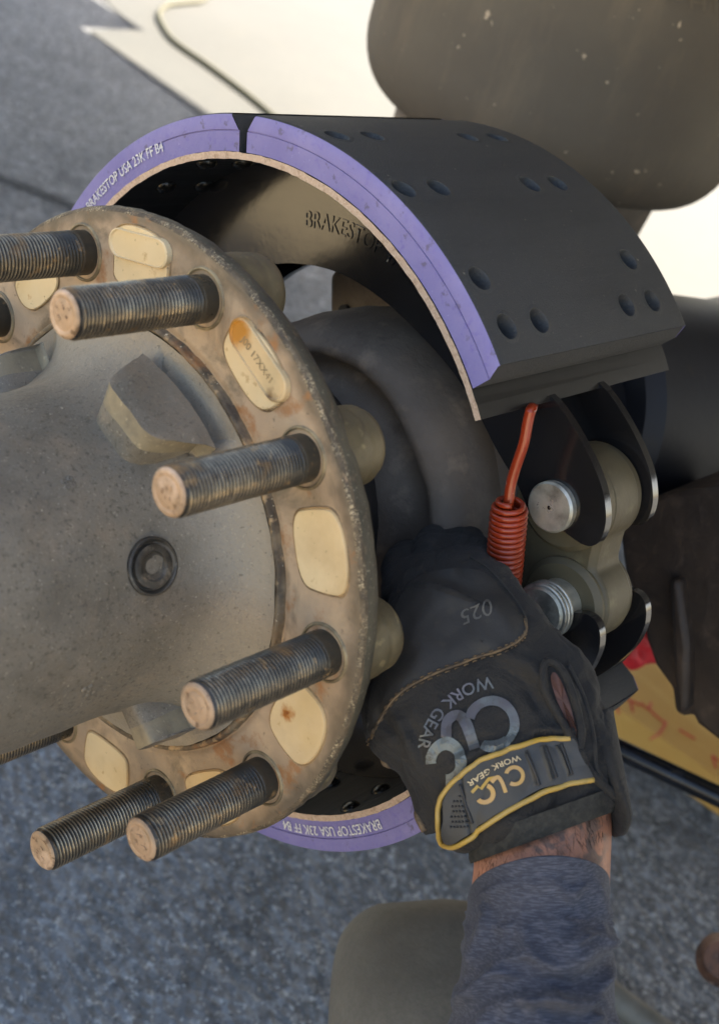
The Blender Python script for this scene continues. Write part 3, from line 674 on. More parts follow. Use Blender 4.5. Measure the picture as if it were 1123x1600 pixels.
# ------------------------------------------------------------------ brake shoes
RO, RI, RT = .2055, .1862, .1824
WEB = [(.1240, 60), (.1238, 36), (.1234, 23.7), (.1239, 9.6), (.1246, -4.6), (.1277, -19.2), (.1353, -33.7), (.1451, -49.4), (.1580, -58.5), (.1656, -63.1), (.1835, -64.9), (.1970, -66.4), (.2050, -65.8), (.2090, -63.5), (.2095, -60.5), (.2060, -56), (.1909, -45.6), (.1820, -42)]
ROWS = [(5.5, (.1045, .1315, .2130, .2415)), (-9.7, (.0990, .1260, .2060, .2330)), (-26.1, (.1035, .2405)), (-33.4, (.1055, .1325, .2150, .2425)),
        (34.5, (.1045, .1315, .2130, .2415)), (49.3, (.1121, .1415, .2060, .2330)), (66.1, (.1035, .2405)), (73.4, (.1055, .1325, .2150, .2425))]
def shoe(o, flip, name, label, detail):
    T = (lambda a: -140 - a) if flip else (lambda a: a)
    root = empty(name, o + Vector((.18, 0, 0)), label, 'brake shoe', 'brake shoes around the axle')
    # table: curved steel plate, raw front edge
    V = []; Fc = []; mi = []
    N_ = 120; a0, a1 = -44.3, 84.3
    pr = [(.0885, RI), (.0885, RT), (.2695, RT), (.2695, RI)]
    for i in range(N_ + 1):
        a = T(a0 + (a1 - a0) * i / N_)
        for x, r in pr:
            r_ = r + (noise.noise(pol(o, x, r, a) * 300) * .0004 if x < .1 else 0)
            V.append(pol(o, x, r_ - (.0002 if r == RI else 0), a))
    for i in range(N_):
        for k in range(4):
            a, b = i * 4 + k, i * 4 + (k + 1) % 4
            Fc.append((a, b, b + 4, a + 4) if not flip else (a, a + 4, b + 4, b)); mi.append(1 if k == 0 else 0)
    Fc += [(0, 3, 2, 1), tuple(N_ * 4 + k for k in range(4))]; mi += [0, 0]
    mesh('shoe_table', V, Fc, [MT['table'], MT['rawedge']], root, smooth=False, mi=mi)
    # two webs
    for x0 in (.147, .194):
        P = [pol(o, 0, r, T(a)) for r, a in smoothline(WEB, 5)]
        P += [pol(o, 0, RT - .0002, T(a)) for a in range(-38, 83, 4)] + [pol(o, 0, .190, T(85)), pol(o, 0, .19, T(98)), pol(o, 0, .165, T(101)), pol(o, 0, .14, T(84))]
        V, Fc = prism(P, x0, x0 + .0055)
        # fill the caps robustly
        bm = bmesh.new(); vs_ = [bm.verts.new(v) for v in V]; bm.verts.ensure_lookup_table()
        for f in Fc: bm.faces.new([vs_[i] for i in f])
        bmesh.ops.triangulate(bm, faces=[f for f in bm.faces if len(f.verts) > 4])
        bm.verts.index_update(); V = [v.co.copy() for v in bm.verts]; Fc = [tuple(v.index for v in f.verts) for f in bm.faces]; bm.free()
        ob = mesh('shoe_web', V, Fc, MT['gloss'], root, auto=50, bevel=.0026)
        if x0 < .2: web = ob
    # lining blocks
    for (s0, s1) in ((-39.2, 17.6), (22.9, 79)):
        V = []; Fc = []; mi = []
        nx = int(.178 / (.0016 if detail else .006)); na = int(R(s1 - s0) * RO / (.0016 if detail else .004))
        midr = .1965
        gs = 17.6 if s0 < 0 else 22.9                       # the end that faces the gap between the blocks
        def ang(t, r):                                     # block ends: chamfer at the gap, slight chamfer at the far end
            lo, hi = s0, s1
            if s0 < 0:
                hi = 17.6 + (1.7 * min(1, (RO - r) / (RO - midr)) if r < RO else 0)
                lo = -39.2 - .5 * (RO - r) / (RO - RI) + (.9 if r > RO - .003 else 0)
            else:
                lo = 22.9 - (1.9 * min(1, (RO - r) / (RO - midr)) if r < RO else 0)
            return lo + (hi - lo) * t
        HL = [(hx, ra) for ra, hs in ROWS for hx in hs if s0 < ra < s1] if detail else []
        def near(x, a): return any(math.hypot(x - hx, R(a - ra) * RO) < .0074 for hx, ra in HL)
        xs_ = [.0897 + .178 * i / nx for i in range(nx + 1)]
        # outer surface
        for j in range(na + 1):
            for i in range(nx + 1):
                a = ang(j / na, RO); r = RO
                if i == 0 or i == nx: r -= .0006
                V.append(pol(o, xs_[i], r, T(a)))
        W_ = nx + 1
        for j in range(na):
            for i in range(nx):
                if HL and near((xs_[i] + xs_[i + 1]) / 2, ang((j + .5) / na, RO)): continue
                f = (j * W_ + i, (j + 1) * W_ + i, (j + 1) * W_ + i + 1, j * W_ + i + 1); Fc.append(f if flip else f[::-1]); mi.append(0)
        for hx, ra in HL:                  # countersunk rivet holes with crisp walls
            b = len(V); sg = 28; pr_ = [(.0094, -.0003), (.0088, .00006), (.0067, .00006), (.0064, -.0004), (.0062, -.0085), (.0028, -.0085), (.0026, -.0072), (.0001, -.0070)]
            for q, hh in pr_:
                for k in range(sg):
                    t = 2 * pi * k / sg; V.append(pol(o, hx + q * cos(t), RO + hh, T(ra + math.degrees(q * sin(t) / RO))))
            for j in range(len(pr_) - 1):
                for k in range(sg): Fc.append((b + j * sg + k, b + j * sg + (k + 1) % sg, b + (j + 1) * sg + (k + 1) % sg, b + (j + 1) * sg + k)); mi.append(0)
        # front side face with a shallow groove line, back face, bottom, ends
        side = [(0, RO - .0006), (-.0006, RO - .0014), (-.0006, .1972), (.0002, .1970), (.0002, .1966), (-.0004, .1964), (-.0004, RI)]
        def strip(x0, prof_, face_m, inv):
            b = len(V); L_ = len(prof_)
            nn_ = na
            for j in range(nn_ + 1):
                for dx, r in prof_: V.append(pol(o, x0 + dx, r, T(ang(j / nn_, r))))
            for j in range(nn_):
                for k in range(L_ - 1):
                    f = (b + j * L_ + k, b + (j + 1) * L_ + k, b + (j + 1) * L_ + k + 1, b + j * L_ + k + 1)
                    Fc.append(f[::-1] if (inv != flip) else f); mi.append(face_m)
        strip(.0897, side, 1, False)
        strip(.2677, [(0, RO - .0006), (0, .197), (0, RI)], 1, True)
        for tt in (0, 1):
            b = len(V); rs_ = [RO, RO - .002, midr, RI]
            for r in rs_:
                for x in (.0897, .2677): V.append(pol(o, x, r - (.0006 if r == RO else 0), T(ang(tt, r))))
            for k in range(3):
                f = (b + 2 * k, b + 2 * k + 1, b + 2 * k + 3, b + 2 * k + 2); Fc.append(f if (tt == 0) != flip else f[::-1]); mi.append(0)
        mesh('brake_lining', V, Fc, [MT['lining'], MT['purple']], root, mi=mi, auto=40)
    # rivets on the inside of the table
    rv = ring_mesh([(0, .0062), (.0012, .0060), (.0030, .0042), (.0036, .0002)], 'rivet', MT['rivet'], 14)
    for ra, xs_ in ROWS:
        for hx in xs_:
            p = pol(o, hx, RT, T(ra)); q = link('rivet', rv, root, p - wloc(root))
            dirn = (Vector((0, o.y - p.y, o.z - p.z))).normalized(); q.rotation_euler = dirn.to_track_quat('X', 'Z').to_euler()
    return root, web
us, uweb = shoe(SH, False, 'brake_shoe', 'upper black brake shoe with violet-edged riveted linings arching over the hub', True)
ls, lweb = shoe(SL, True, 'brake_shoe', 'lower brake shoe mostly hidden below the hub, only its violet lower edge showing', False)
# printed lettering on the lining edges
def arctext(s, o, x, r0, ac, size, m, parent, name, cw=True, k=1.0, bold=.0, thick=0):
    tv, tf = text2d(s, bold)
    V = []
    for v in tv:
        r = r0 + v.y * size; a = ac - math.degrees(v.x * size * k / r0) * (1 if cw else -1)
        V.append(pol(o, x, r, a))
    return mesh(name, V, tf, m, parent, smooth=False)
MT['white'] = mat('white_ink', 'd9d6cf', .6, 0, [dict(s=500, lo=.5, hi=.62, c='8f8cc0', f=.7)])
arctext('BRAKESTOP USA 23K FF B4', SH, .0886, .1920, 51.2, .0078, MT['white'], us, 'lettering', k=.86, bold=.01)
arctext('BRAKESTOP USA 23K FF B4', SL, .0886, .1895, -133.2, .0082, MT['white'], ls, 'lettering', k=.84, bold=.01)
tv, tf = text2d('BRAKESTOP 4707', .0)
V = [pol(SH, .1467, .1445 + v.y * .0135, 7.0 - math.degrees(v.x * .0135 * .82 / .148)) for v in tv]
o = mesh('stamped_lettering', V, tf, MT['gloss'], us, smooth=False)
sm = o.modifiers.new('solid', 'SOLIDIFY'); sm.thickness = .0007; sm.offset = 0

# pins
def pin(p, label, cx, r=.0148):
    o = empty('anchor_pin', Vector((.17, p.y, p.z)), label, 'anchor pin', 'anchor pins of the brake')
    V, Fc = tube([(cx, p.y, p.z), (cx + .0012, p.y, p.z), (.190, p.y, p.z)], [r - .0012, r, r], 48); mesh('shaft', V, Fc, MT['zinc'], o, auto=30)
    V, Fc = tube([(cx - .0002, p.y, p.z), (cx + .0002, p.y, p.z)], [.0009, .0014], 12); mesh('centre_mark', V, Fc, MT['rivet'], o)
    return o
pn = pin(pin1, 'bright zinc pin end in the upper shoe web beside the orange spring', .1425, .0135)
pn2 = pin(pin2, 'ringed zinc pin just right of the gloved hand, below the other pin', .137, .0135)
for k, xx in enumerate((.1385, .1415, .1445)):
    V, Fc = lathe([(xx, .0134), (xx - .0004, .0148), (xx + .0008, .0155), (xx + .0020, .0148), (xx + .0022, .0134)], 48, o=Vector((0, pin2.y, pin2.z)))
    mesh('ring', V, Fc, MT['zinc'], pn2)

# return spring
SX = .124
rs = empty('return_spring', atx(790, 860, SX), 'orange-red painted return spring hooked under the upper brake shoe', 'spring')
top = atx(796, 783, SX); bot = atx(778, 1000, SX + .012)
dv = (bot - top); Lc = dv.length; dn = dv.normalized(); n1 = dn.orthogonal().normalized(); n2 = dn.cross(n1)
P = []; turns = 27; NP = turns * 18
for i in range(NP + 1):
    t = i / NP; a = 2 * pi * turns * t
    rr = .0084 if t > .06 else .0054 + .0030 * t / .06
    P.append(top + dn * Lc * t + (n1 * cos(a) + n2 * sin(a)) * rr)
V, Fc = tube(P, .00150, 10); mesh('coil', V, Fc, MT['spring'], rs)
arm = smoothline([tuple(atx(x, y, SX + .0)) for x, y in ((829, 640), (825, 655), (818, 692), (806, 728), (798, 756), (794, 785), (793, 800))], 8)
arm = [tuple(atx(834, 628, SX + .035)), tuple(atx(831, 636, SX + .012))] + arm
V, Fc = tube(arm, .0027, 14); mesh('hook_arm', V, Fc, MT['spring'], rs)
V, Fc = tube(smoothline([tuple(bot), tuple(bot + dn * .02), tuple(bot + dn * .04 + Vector((.02, 0, 0)))], 6), .0031, 12); mesh('hook_arm', V, Fc, MT['spring'], rs)

# ------------------------------------------------------------------ air spring
ac = atd(842, 190, 1.16); ac.z = 0
zb = atd(845, 215, 1.13).z
asp = empty('air_spring', (ac.x, ac.y, zb), 'big dusty brown rubber air spring bellows on its piston behind the brake shoe', 'air spring')
def vlathe(prof_, c, seg=96, disp=None):
    V = []; Fc = []
    for z, r in prof_:
        for i in range(seg):
            t = 2 * pi * i / seg; rr = r
            if disp: rr = r + disp(Vector((cos(t) * r, sin(t) * r, z)))
            V.append(Vector((c.x + rr * cos(t), c.y + rr * sin(t), z)))
    for j in range(len(prof_) - 1):
        for i in range(seg): Fc.append((j * seg + i, j * seg + (i + 1) % seg, (j + 1) * seg + (i + 1) % seg, (j + 1) * seg + i))
    return V, Fc
pf = [(zb - .008, .128), (zb - .014, .138)] + [(zb + .045 - .059 * cos(R(t)), .138 + .042 * sin(R(t))) for t in range(10, 100, 10)] + [(zb + .07, .1805), (zb + .12, .181), (zb + .18, .180), (zb + .24, .175), (zb + .28, .155), (zb + .30, .13), (zb + .30, .001)]
V, Fc = vlathe(pf, ac, 128, lambda p: .0025 * noise.noise(p * 8)); V_B, F_B = V, Fc; mesh('bellows', V, Fc, MT['rubber'], asp)
V, Fc = vlathe([(zb + .02, .130), (zb - .03, .131), (zb - .06, .129), (zb - .14, .122), (zb - .145, .001)], ac); mesh('piston', V, Fc, MT['spider'], asp, auto=40)
bvb = BVHTree.FromPolygons([v for v in V_B], F_B)
tv, tf = text2d('CHT', .01)
bt = []
for v in tv:
    dd_ = ray(1086 + v.x * 42, 14 - v.y * 34 + v.x * 6).normalized(); h_ = bvb.ray_cast(CAM, dd_); bt.append(h_[0] + (h_[1] if h_[1].dot(dd_) < 0 else -h_[1]) * .0015 if h_[0] else CAM + dd_ * 1.1)
mesh('moulded_letters', bt, tf, MT['rubber'], asp, smooth=False)
# ------------------------------------------------------------------ lower right: castings, board, bar, rag
cs = [atx(x, y, .36) for x, y in [(962, 800), (1040, 770), (1123, 760), (1230, 760), (1230, 1260), (1150, 1180), (1088, 1132), (1080, 1116), (1066, 1122), (1052, 1112), (1048, 1075), (1022, 1040), (1008, 1000), (1000, 955), (975, 900)]]
o_ = empty('suspension_hanger', HUB + Vector((.42, -.12, -.08)), 'dark brown cast suspension hanger at the right edge beside the yellow board', 'casting')
V, Fc = prism(cs, .36, .44); mesh('casting', V, Fc, MT['darkiron'], o_, bevel=.006, auto=40)
for q in ([(1045, 905), (1062, 905), (1076, 1010), (1074, 1112), (1058, 1112), (1052, 1040)],):
    P = [atx(x, y, .352) for x, y in q]; V, Fc = prism(P, .350, .366); mesh('rib', V, Fc, MT['darkiron'], o_, bevel=.004, auto=40)
# board on the ground
zt = .07
bp = [atz(x, y, zt) for x, y in [(880, 1052), (935, 1087), (1000, 1130), (1200, 1272), (1260, 1190), (1123, 1100), (1010, 960), (955, 975)]]
bd = empty('yellow_board', Vector((bp[2].x, bp[2].y, 0)), 'yellow board scrawled with red marker lying under the axle', 'board')
n = len(bp); V = [p for p in bp] + [Vector((p.x, p.y, .03)) for p in bp]
Fc = [tuple(range(n)), tuple(range(2 * n - 1, n - 1, -1))] + [(i, n + i, n + (i + 1) % n, (i + 1) % n) for i in range(n)]
mesh('panel', V, Fc, MT['board'], bd, smooth=False)
V, Fc = [], []
for q in ([(965, 1080), (962, 1095), (966, 1115)], [(962, 1082), (975, 1090), (1000, 1102)], [(985, 1095), (988, 1112)], [(1000, 1098), (1012, 1108), (1016, 1098)], [(1010, 1105), (1028, 1122), (1040, 1130)],
          [(1040, 1128), (1030, 1145), (1015, 1155)], [(1060, 1140), (1085, 1155)], [(1112, 1180), (1118, 1200)], [(1114, 1182), (1123, 1190)]):
    jn = tube([atz(x, y, zt + .0003) for x, y in smoothline(q, 4)], .0012, 6); V, Fc = join((V, Fc), jn)
mesh('red_scrawl', V, Fc, MT['redink'], bd)['kind'] = 'stuff'
for k_, q in enumerate(([(900, 1092), (905, 1092), (1135, 1245), (1135, 1310)],)):
    pass
V, Fc = tube([atd(870, 1130, 1.02), atd(965, 1170, 1.0), atd(1150, 1258, .98)], .0085, 16)
o = mesh('steel_bar', V, Fc, MT['bar'], auto=40); tag(o, 'glossy black round bar slanting below the yellow board', 'bar')
V, Fc = [], []
rp = atd(985, 1002, 1.06)
rg = blob(rp.x, rp.y, rp.z, .020, MT['redrag'], 'red_rag', None, dn=.9, seg=40, sc=(1, 1, .8), fr=1); tag(rg, 'crumpled bright red rag tucked behind the lower brake web', 'rag')
# round rusty end at right edge, grey hose at the bottom
c = atd(1128, 1500, 1.0)
V, Fc = tube([c, c - ray(1128, 1500).normalized() * .02, c - ray(1128, 1500).normalized() * .035], [.021, .021, .014], 32)
o = mesh('pipe_stub', V, Fc, MT['rustcap'], auto=40); tag(o, 'rusty round pipe end poking in at the lower right edge', 'pipe end')
V, Fc = tube(smoothline([tuple(atz(x, y, .02)) for x, y in ((860, 1480), (940, 1545), (1000, 1590), (1080, 1650))], 6), .013, 16)
o = mesh('grey_hose', V, Fc, MT['hose']); tag(o, 'thick grey hose on the ground right of the sleeve', 'hose')

# ------------------------------------------------------------------ person: arm, glove, sleeve, knee
person = empty('person', (-.2, -.55, 0), 'person reaching in with a charcoal work glove, navy heather sleeve and olive trousered knee', 'person')
def section(L, Rr, d, th, n=40, e=2.4, tilt=0.0, grow=0):
    A = atd(*L, d); B = atd(*Rr, d + tilt); c = (A + B) / 2; wv = (B - A) / 2
    nr = -ray((L[0] + Rr[0]) / 2, (L[1] + Rr[1]) / 2).normalized(); wn = wv.normalized(); nr = (nr - wn * nr.dot(wn)).normalized()
    wl = wv.length + grow; th = th / 2 + grow; out = []
    for i in range(n):
        t = 2 * pi * i / n; ct, st_ = cos(t), sin(t)
        out.append(c + wn * wl * math.copysign(abs(ct) ** (2 / e), ct) + nr * th * math.copysign(abs(st_) ** (2 / e), st_))
    return out
def loft(S, n=40, sub=6, e=2.4, grow=0, caps=True, disp=None):
    rows = smoothline([tuple([*s[0], *s[1], s[2], s[3], s[4] if len(s) > 4 else 0]) for s in S], sub)
    V = []; Fc = []
    for j, r in enumerate(rows):
        for i, p in enumerate(section((r[0], r[1]), (r[2], r[3]), r[4], r[5], n, e, r[6], grow)):
            V.append(p)
    m = len(rows)
    if disp:
        V2 = []
        for j in range(m):
            cc = sum((V[j * n + i] for i in range(n)), Vector()) / n
            for i in range(n):
                p = V[j * n + i]; V2.append(p + (p - cc).normalized() * disp(p, i / n, j / (m - 1)))
        V = V2
    for j in range(m - 1):
        for i in range(n): Fc.append((j * n + i, j * n + (i + 1) % n, (j + 1) * n + (i + 1) % n, (j + 1) * n + i))
    if caps: Fc += [tuple(range(n)), tuple((m - 1) * n + i for i in range(n - 1, -1, -1))]
    return V, Fc
PALM = [((726, 1334), (957, 1262), .583, .056), ((706, 1322), (960, 1240), .584, .056), ((682, 1262), (962, 1185), .586, .054), ((632, 1200), (950, 1120), .590, .050), ((582, 1150), (922, 1055), .595, .046),
        ((567, 1095), (882, 995), .600, .042), ((581, 1030), (838, 950), .606, .040), ((603, 960), (802, 905), .614, .037), ((622, 900), (765, 868), .626, .032), ((640, 868), (740, 850), .640, .024)]
FING = [[(630, 940, .622), (632, 885, .655), (645, 868, .695), (668, 885, .735)],
        [(672, 920, .622), (678, 860, .650), (690, 845, .695), (705, 870, .735)],
        [(712, 905, .626), (722, 858, .655), (734, 845, .690), (750, 860, .725)],
        [(744, 905, .622), (746, 876, .645), (748, 872, .67), (750, 890, .69)],
        [(600, 1110, .615), (612, 1030, .650), (640, 960, .690), (665, 930, .725)]]
def remeshed(parts, vox, name, smooth_it=6):
    V, Fc = join(*parts)
    me = bpy.data.meshes.new(name); me.from_pydata([tuple(v) for v in V], [], Fc)
    bm = bmesh.new(); bm.from_mesh(me); bmesh.ops.recalc_face_normals(bm, faces=bm.faces); bm.to_mesh(me); bm.free()
    ob = bpy.data.objects.new(name, me); COL.objects.link(ob)
    m = ob.modifiers.new('r', 'REMESH'); m.mode = 'VOXEL'; m.voxel_size = vox
    s_ = ob.modifiers.new('s', 'SMOOTH'); s_.iterations = smooth_it; s_.factor = .6
    dg = bpy.context.evaluated_depsgraph_get(); e_ = ob.evaluated_get(dg)
    m2 = bpy.data.meshes.new_from_object(e_); V = [v.co.copy() for v in m2.vertices]; Fc = [tuple(p.vertices) for p in m2.polygons]
    NN = [v.normal.copy() for v in m2.vertices]
    bpy.data.objects.remove(ob); bpy.data.meshes.remove(m2)
    return V, Fc, NN
def fingers(gr, tipfade=.82):
    out = []
    for ch in FING:
        P = smoothline([tuple(atd(*q)) for q in ch], 6); n = len(P)
        rr = [(.0125 - .0035 * i / (n - 1)) + gr for i in range(n)]
        rr[-1] *= .55; rr[-2] *= .85
        out.append(tube(P, rr, 14))
    return out
# the arm itself: forearm and hand as one continuous body
FORE = [((712, 1640), (958, 1640), .545, .070), ((730, 1500), (948, 1500), .560, .064), ((735, 1400), (951, 1385), .572, .058), ((740, 1340), (955, 1280), .582, .053), ((738, 1300), (945, 1220), .587, .050)]
fb = loft([(a, b, c_, d_ * .93) for a, b, c_, d_ in FORE], 40, 6, 2.1)
pb = loft([(((a[0] * .93 + b[0] * .07), (a[1] * .93 + b[1] * .07)), ((b[0] * .93 + a[0] * .07), (b[1] * .93 + a[1] * .07)), c_, d_ * .75) for a, b, c_, d_ in PALM], 40, 4)
V, Fc, NN = remeshed([fb, pb] + fingers(-.003), .0022, 'arm')
pc_ = atd(900, 1315, .552)
arm_o = mesh('arm', V, Fc, MT['skin'], person)
# tattoo mask centre is given in the arm's own coordinates
for nd in MT['skin'].node_tree.nodes:
    if nd.type == 'VECT_MATH' and nd.operation == 'DISTANCE': nd.inputs[1].default_value = pc_ - wloc(person)
bv_arm = BVHTree.FromPolygons(V, Fc)

# glove
def gd(p, u, v): return .0016 * noise.fractal(p * 45, .8, 2, 3) + .0010 * noise.noise(p * 90)
flap = loft([((700, 1330), (975, 1300), .606, .066), ((692, 1290), (972, 1245), .610, .064), ((680, 1240), (962, 1180), .616, .058)], 40, 4, 2.4)
pl_ = loft(PALM, 56, 6, 2.4, disp=gd, grow=.0012)
flL = loft([((566, 1120), (640, 1100), .604, .030), ((575, 1170), (690, 1190), .600, .030), ((622, 1222), (730, 1230), .594, .026), ((655, 1290), (735, 1275), .588, .020), ((664, 1306), (700, 1292), .586, .010)], 28, 5, 2.2)
V, Fc, NN = remeshed([pl_, flL] + fingers(0), .0017, 'glove', 5)
# folds and creases as displacement of the real surface
CREASES = [(640, 900, 760, 925, 9, -.0016), (650, 915, 770, 945, 9, .0018), (620, 975, 700, 985, 10, -.0012), (590, 1120, 640, 1185, 8, -.0018), (610, 1110, 660, 1200, 9, .0018), (640, 1130, 668, 1225, 8, -.0014), (600, 1180, 660, 1270, 8, -.0016),
           (800, 1040, 850, 1110, 9, -.0014), (815, 1030, 868, 1100, 8, .0012), (700, 1200, 820, 1148, 8, .0020), (820, 1148, 905, 1138, 7, .0020), (705, 1182, 810, 1138, 7, -.0012), (905, 1060, 945, 1180, 7, -.0016), (925, 1070, 955, 1170, 7, .0014), (740, 1000, 820, 1040, 10, .0010)]
V2 = []
def pxy(p):
    q = M3 @ (p - CAM); return 561.5 + F * q.x / -q.z, 800 - F * q.y / -q.z
for p, nn in zip(V, NN):
    w1 = noise.fractal(Vector((p.x * 55, p.y * 55, p.z * 24)), .8, 2.1, 3) * .0019
    rid = (1 - abs(noise.noise(Vector((p.x * 40 + 5, p.y * 40, p.z * 26))) * 2)) ** 4 * .0014
    x_, y_ = pxy(p)
    cr = 0
    for (ax_, ay_, bx_, by_, wd_, am_) in CREASES:
        dx_, dy_ = bx_ - ax_, by_ - ay_; tt = max(0, min(1, ((x_ - ax_) * dx_ + (y_ - ay_) * dy_) / (dx_ * dx_ + dy_ * dy_)))
        dd_ = math.hypot(x_ - ax_ - dx_ * tt, y_ - ay_ - dy_ * tt + 5 * sin(tt * 5)); cr += 1.5 * am_ * math.exp(-(dd_ / wd_) ** 2) * min(1, sin(pi * (.08 + .84 * tt)) * 1.6)
    V2.append(p + nn * (w1 - rid + cr))
V = V2
glove = mesh('glove', V, Fc, MT['glove'], person)
bv = BVHTree.FromPolygons(V, Fc)
def hit(px, py, tree=None, fall=.62):
    d_ = ray(px, py).normalized(); h = (tree or bv).ray_cast(CAM, d_)
    if h[0] is None:
        h = (tree or bv).find_nearest(atd(px, py, fall)); return h[0], h[1]
    nn = h[1]
    if nn.dot(d_) > 0: nn = -nn
    return h[0], nn
def on(px, py, off=0, tree=None):
    p, nn = hit(px, py, tree); return p + nn * off
def patch(top, botm, nu, nv, off, m, name, parent, skirt=.003, tree=None, solid=True, dfn=None):
    def samp(P, t):
        L_ = [0]
        for a, b in zip(P, P[1:]): L_.append(L_[-1] + math.hypot(b[0] - a[0], b[1] - a[1]))
        q = t * L_[-1]
        for i in range(len(P) - 1):
            if q <= L_[i + 1] or i == len(P) - 2:
                k = (q - L_[i]) / max(L_[i + 1] - L_[i], 1e-9); return tuple(P[i][c] + (P[i + 1][c] - P[i][c]) * k for c in (0, 1))
    top = smoothline(top, 6); botm = smoothline(botm, 6)
    H_ = []; V = []
    for j in range(nu + 1):
        a = samp(top, j / nu); b = samp(botm, j / nu)
        for i in range(nv + 1):
            k = i / nv; x = a[0] + (b[0] - a[0]) * k; y = a[1] + (b[1] - a[1]) * k
            H_.append(list(hit(x, y, tree)))
    # smooth positions so the patch bridges the small folds
    W_ = nv + 1; Ps = [h[0] for h in H_]; Ns = [h[1] for h in H_]
    for _ in range(6):
        Q = list(Ps); Nq = list(Ns)
        for j in range(nu + 1):
            for i in range(W_):
                nb_ = [(jj, ii) for jj, ii in ((j - 1, i), (j + 1, i), (j, i - 1), (j, i + 1)) if 0 <= jj <= nu and 0 <= ii < W_]
                if len(nb_) == 4:
                    Q[j * W_ + i] = Ps[j * W_ + i] * .5 + sum((Ps[jj * W_ + ii] for jj, ii in nb_), Vector()) * .125
                Nq[j * W_ + i] = (Ns[j * W_ + i] + sum((Ns[jj * W_ + ii] for jj, ii in nb_), Vector())).normalized()
        Ps, Ns = Q, Nq
    for j in range(nu + 1):
        for i in range(W_):
            k = j * W_ + i; e_ = dfn(j / nu, i / nv) if dfn else 0
            V.append(Ps[k] + Ns[k] * (off + e_))
    Fc = [(j * W_ + i, (j + 1) * W_ + i, (j + 1) * W_ + i + 1, j * W_ + i + 1) for j in range(nu) for i in range(nv)]
    bnd = [j * W_ for j in range(nu + 1)] + [nu * W_ + i for i in range(1, W_)] + [j * W_ + nv for j in range(nu - 1, -1, -1)] + [i for i in range(nv - 1, 0, -1)]
    b0 = len(V)
    for k in bnd: V.append(V[k] - Ns[k] * (off + skirt))
    nb2 = len(bnd)
    Fc += [(bnd[i], b0 + i, b0 + (i + 1) % nb2, bnd[(i + 1) % nb2]) for i in range(nb2)]
    return mesh(name, V, Fc, m, parent, auto=50)
def line_on(P, r, off, m, name, parent, sub=8, seg=8, tree=None, closed=False, sm=3):
    Q = [on(x, y, off, tree) for x, y in smoothline(P, sub)]
    for _ in range(sm): Q = [Q[0]] + [(Q[i - 1] + Q[i] * 2 + Q[i + 1]) / 4 for i in range(1, len(Q) - 1)] + [Q[-1]]
    V, Fc = tube(Q, r, seg, closed); return mesh(name, V, Fc, m, parent)
def flat_on(V2d, Fc, off, m, name, parent, tree=None):
    return mesh(name, [on(x, y, off, tree) for x, y in V2d], Fc, m, parent, smooth=False)

# knuckle leather overlay with its double seam
KN = [(572, 1172), (592, 1128), (618, 1090), (650, 1066), (695, 1046), (745, 1028), (788, 1014), (812, 1000), (822, 984), (818, 968)]
patch([(578, 1090), (596, 1020), (618, 950), (650, 905), (700, 890), (755, 895), (790, 930), (815, 962)], KN[:-1] + [(818, 975)], 70, 26, .0006, MT['glove_pad'], 'knuckle_pad', glove, skirt=.002)
line_on(KN, .0007, .0008, MT['thread_b'], 'seam', glove)
V, Fc = [], []
for off_ in (-4, 5):
    for i, ((x0, y0), (x1, y1)) in enumerate(zip(smoothline([(x, y + off_) for x, y in KN], 7), smoothline([(x, y + off_) for x, y in KN], 7)[1:])):
        if i % 2: continue
        V, Fc = join((V, Fc), tube([on(x0, y0, .0008), on((x0 + x1) / 2, (y0 + y1) / 2, .0012), on(x1, y1, .0008)], .00035, 5))
o = mesh('stitching', V, Fc, MT['thread_b'], glove); o['kind'] = 'stuff'
line_on([(822, 984), (818, 960), (795, 925), (762, 888), (735, 872)], .0006, .0004, MT['glove_pad'], 'seam', glove)
# left gauntlet edge with fabric binding
line_on([(577, 1176), (606, 1196), (625, 1225), (645, 1262), (664, 1298)], .0018, .0003, MT['thread_b'], 'binding', glove)

# wrist opening on the right side
SL_ = [(852, 1034), (846, 1050), (852, 1080), (868, 1112), (890, 1150), (903, 1170), (906, 1150), (900, 1110), (886, 1068), (868, 1040), (852, 1034)]
line_on(SL_, .0019, .0010, MT['glove'], 'opening_rim', glove, sm=1)
sl2 = [(862, 1050), (858, 1062), (866, 1090), (886, 1130), (900, 1158), (898, 1130), (884, 1084), (870, 1054)]
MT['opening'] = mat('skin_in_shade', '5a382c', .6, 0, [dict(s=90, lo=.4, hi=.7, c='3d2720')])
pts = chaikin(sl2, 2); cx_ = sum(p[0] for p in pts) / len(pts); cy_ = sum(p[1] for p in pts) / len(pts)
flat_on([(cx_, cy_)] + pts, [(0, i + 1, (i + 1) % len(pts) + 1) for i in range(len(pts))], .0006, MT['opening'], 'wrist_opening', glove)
line_on([(905, 1172), (915, 1200), (935, 1222), (960, 1245)], .0022, .0005, MT['glove'], 'binding', glove)
line_on([(886, 1040), (910, 1090), (925, 1150), (930, 1200), (945, 1222)], .0012, .0004, MT['glove'], 'seam', glove)

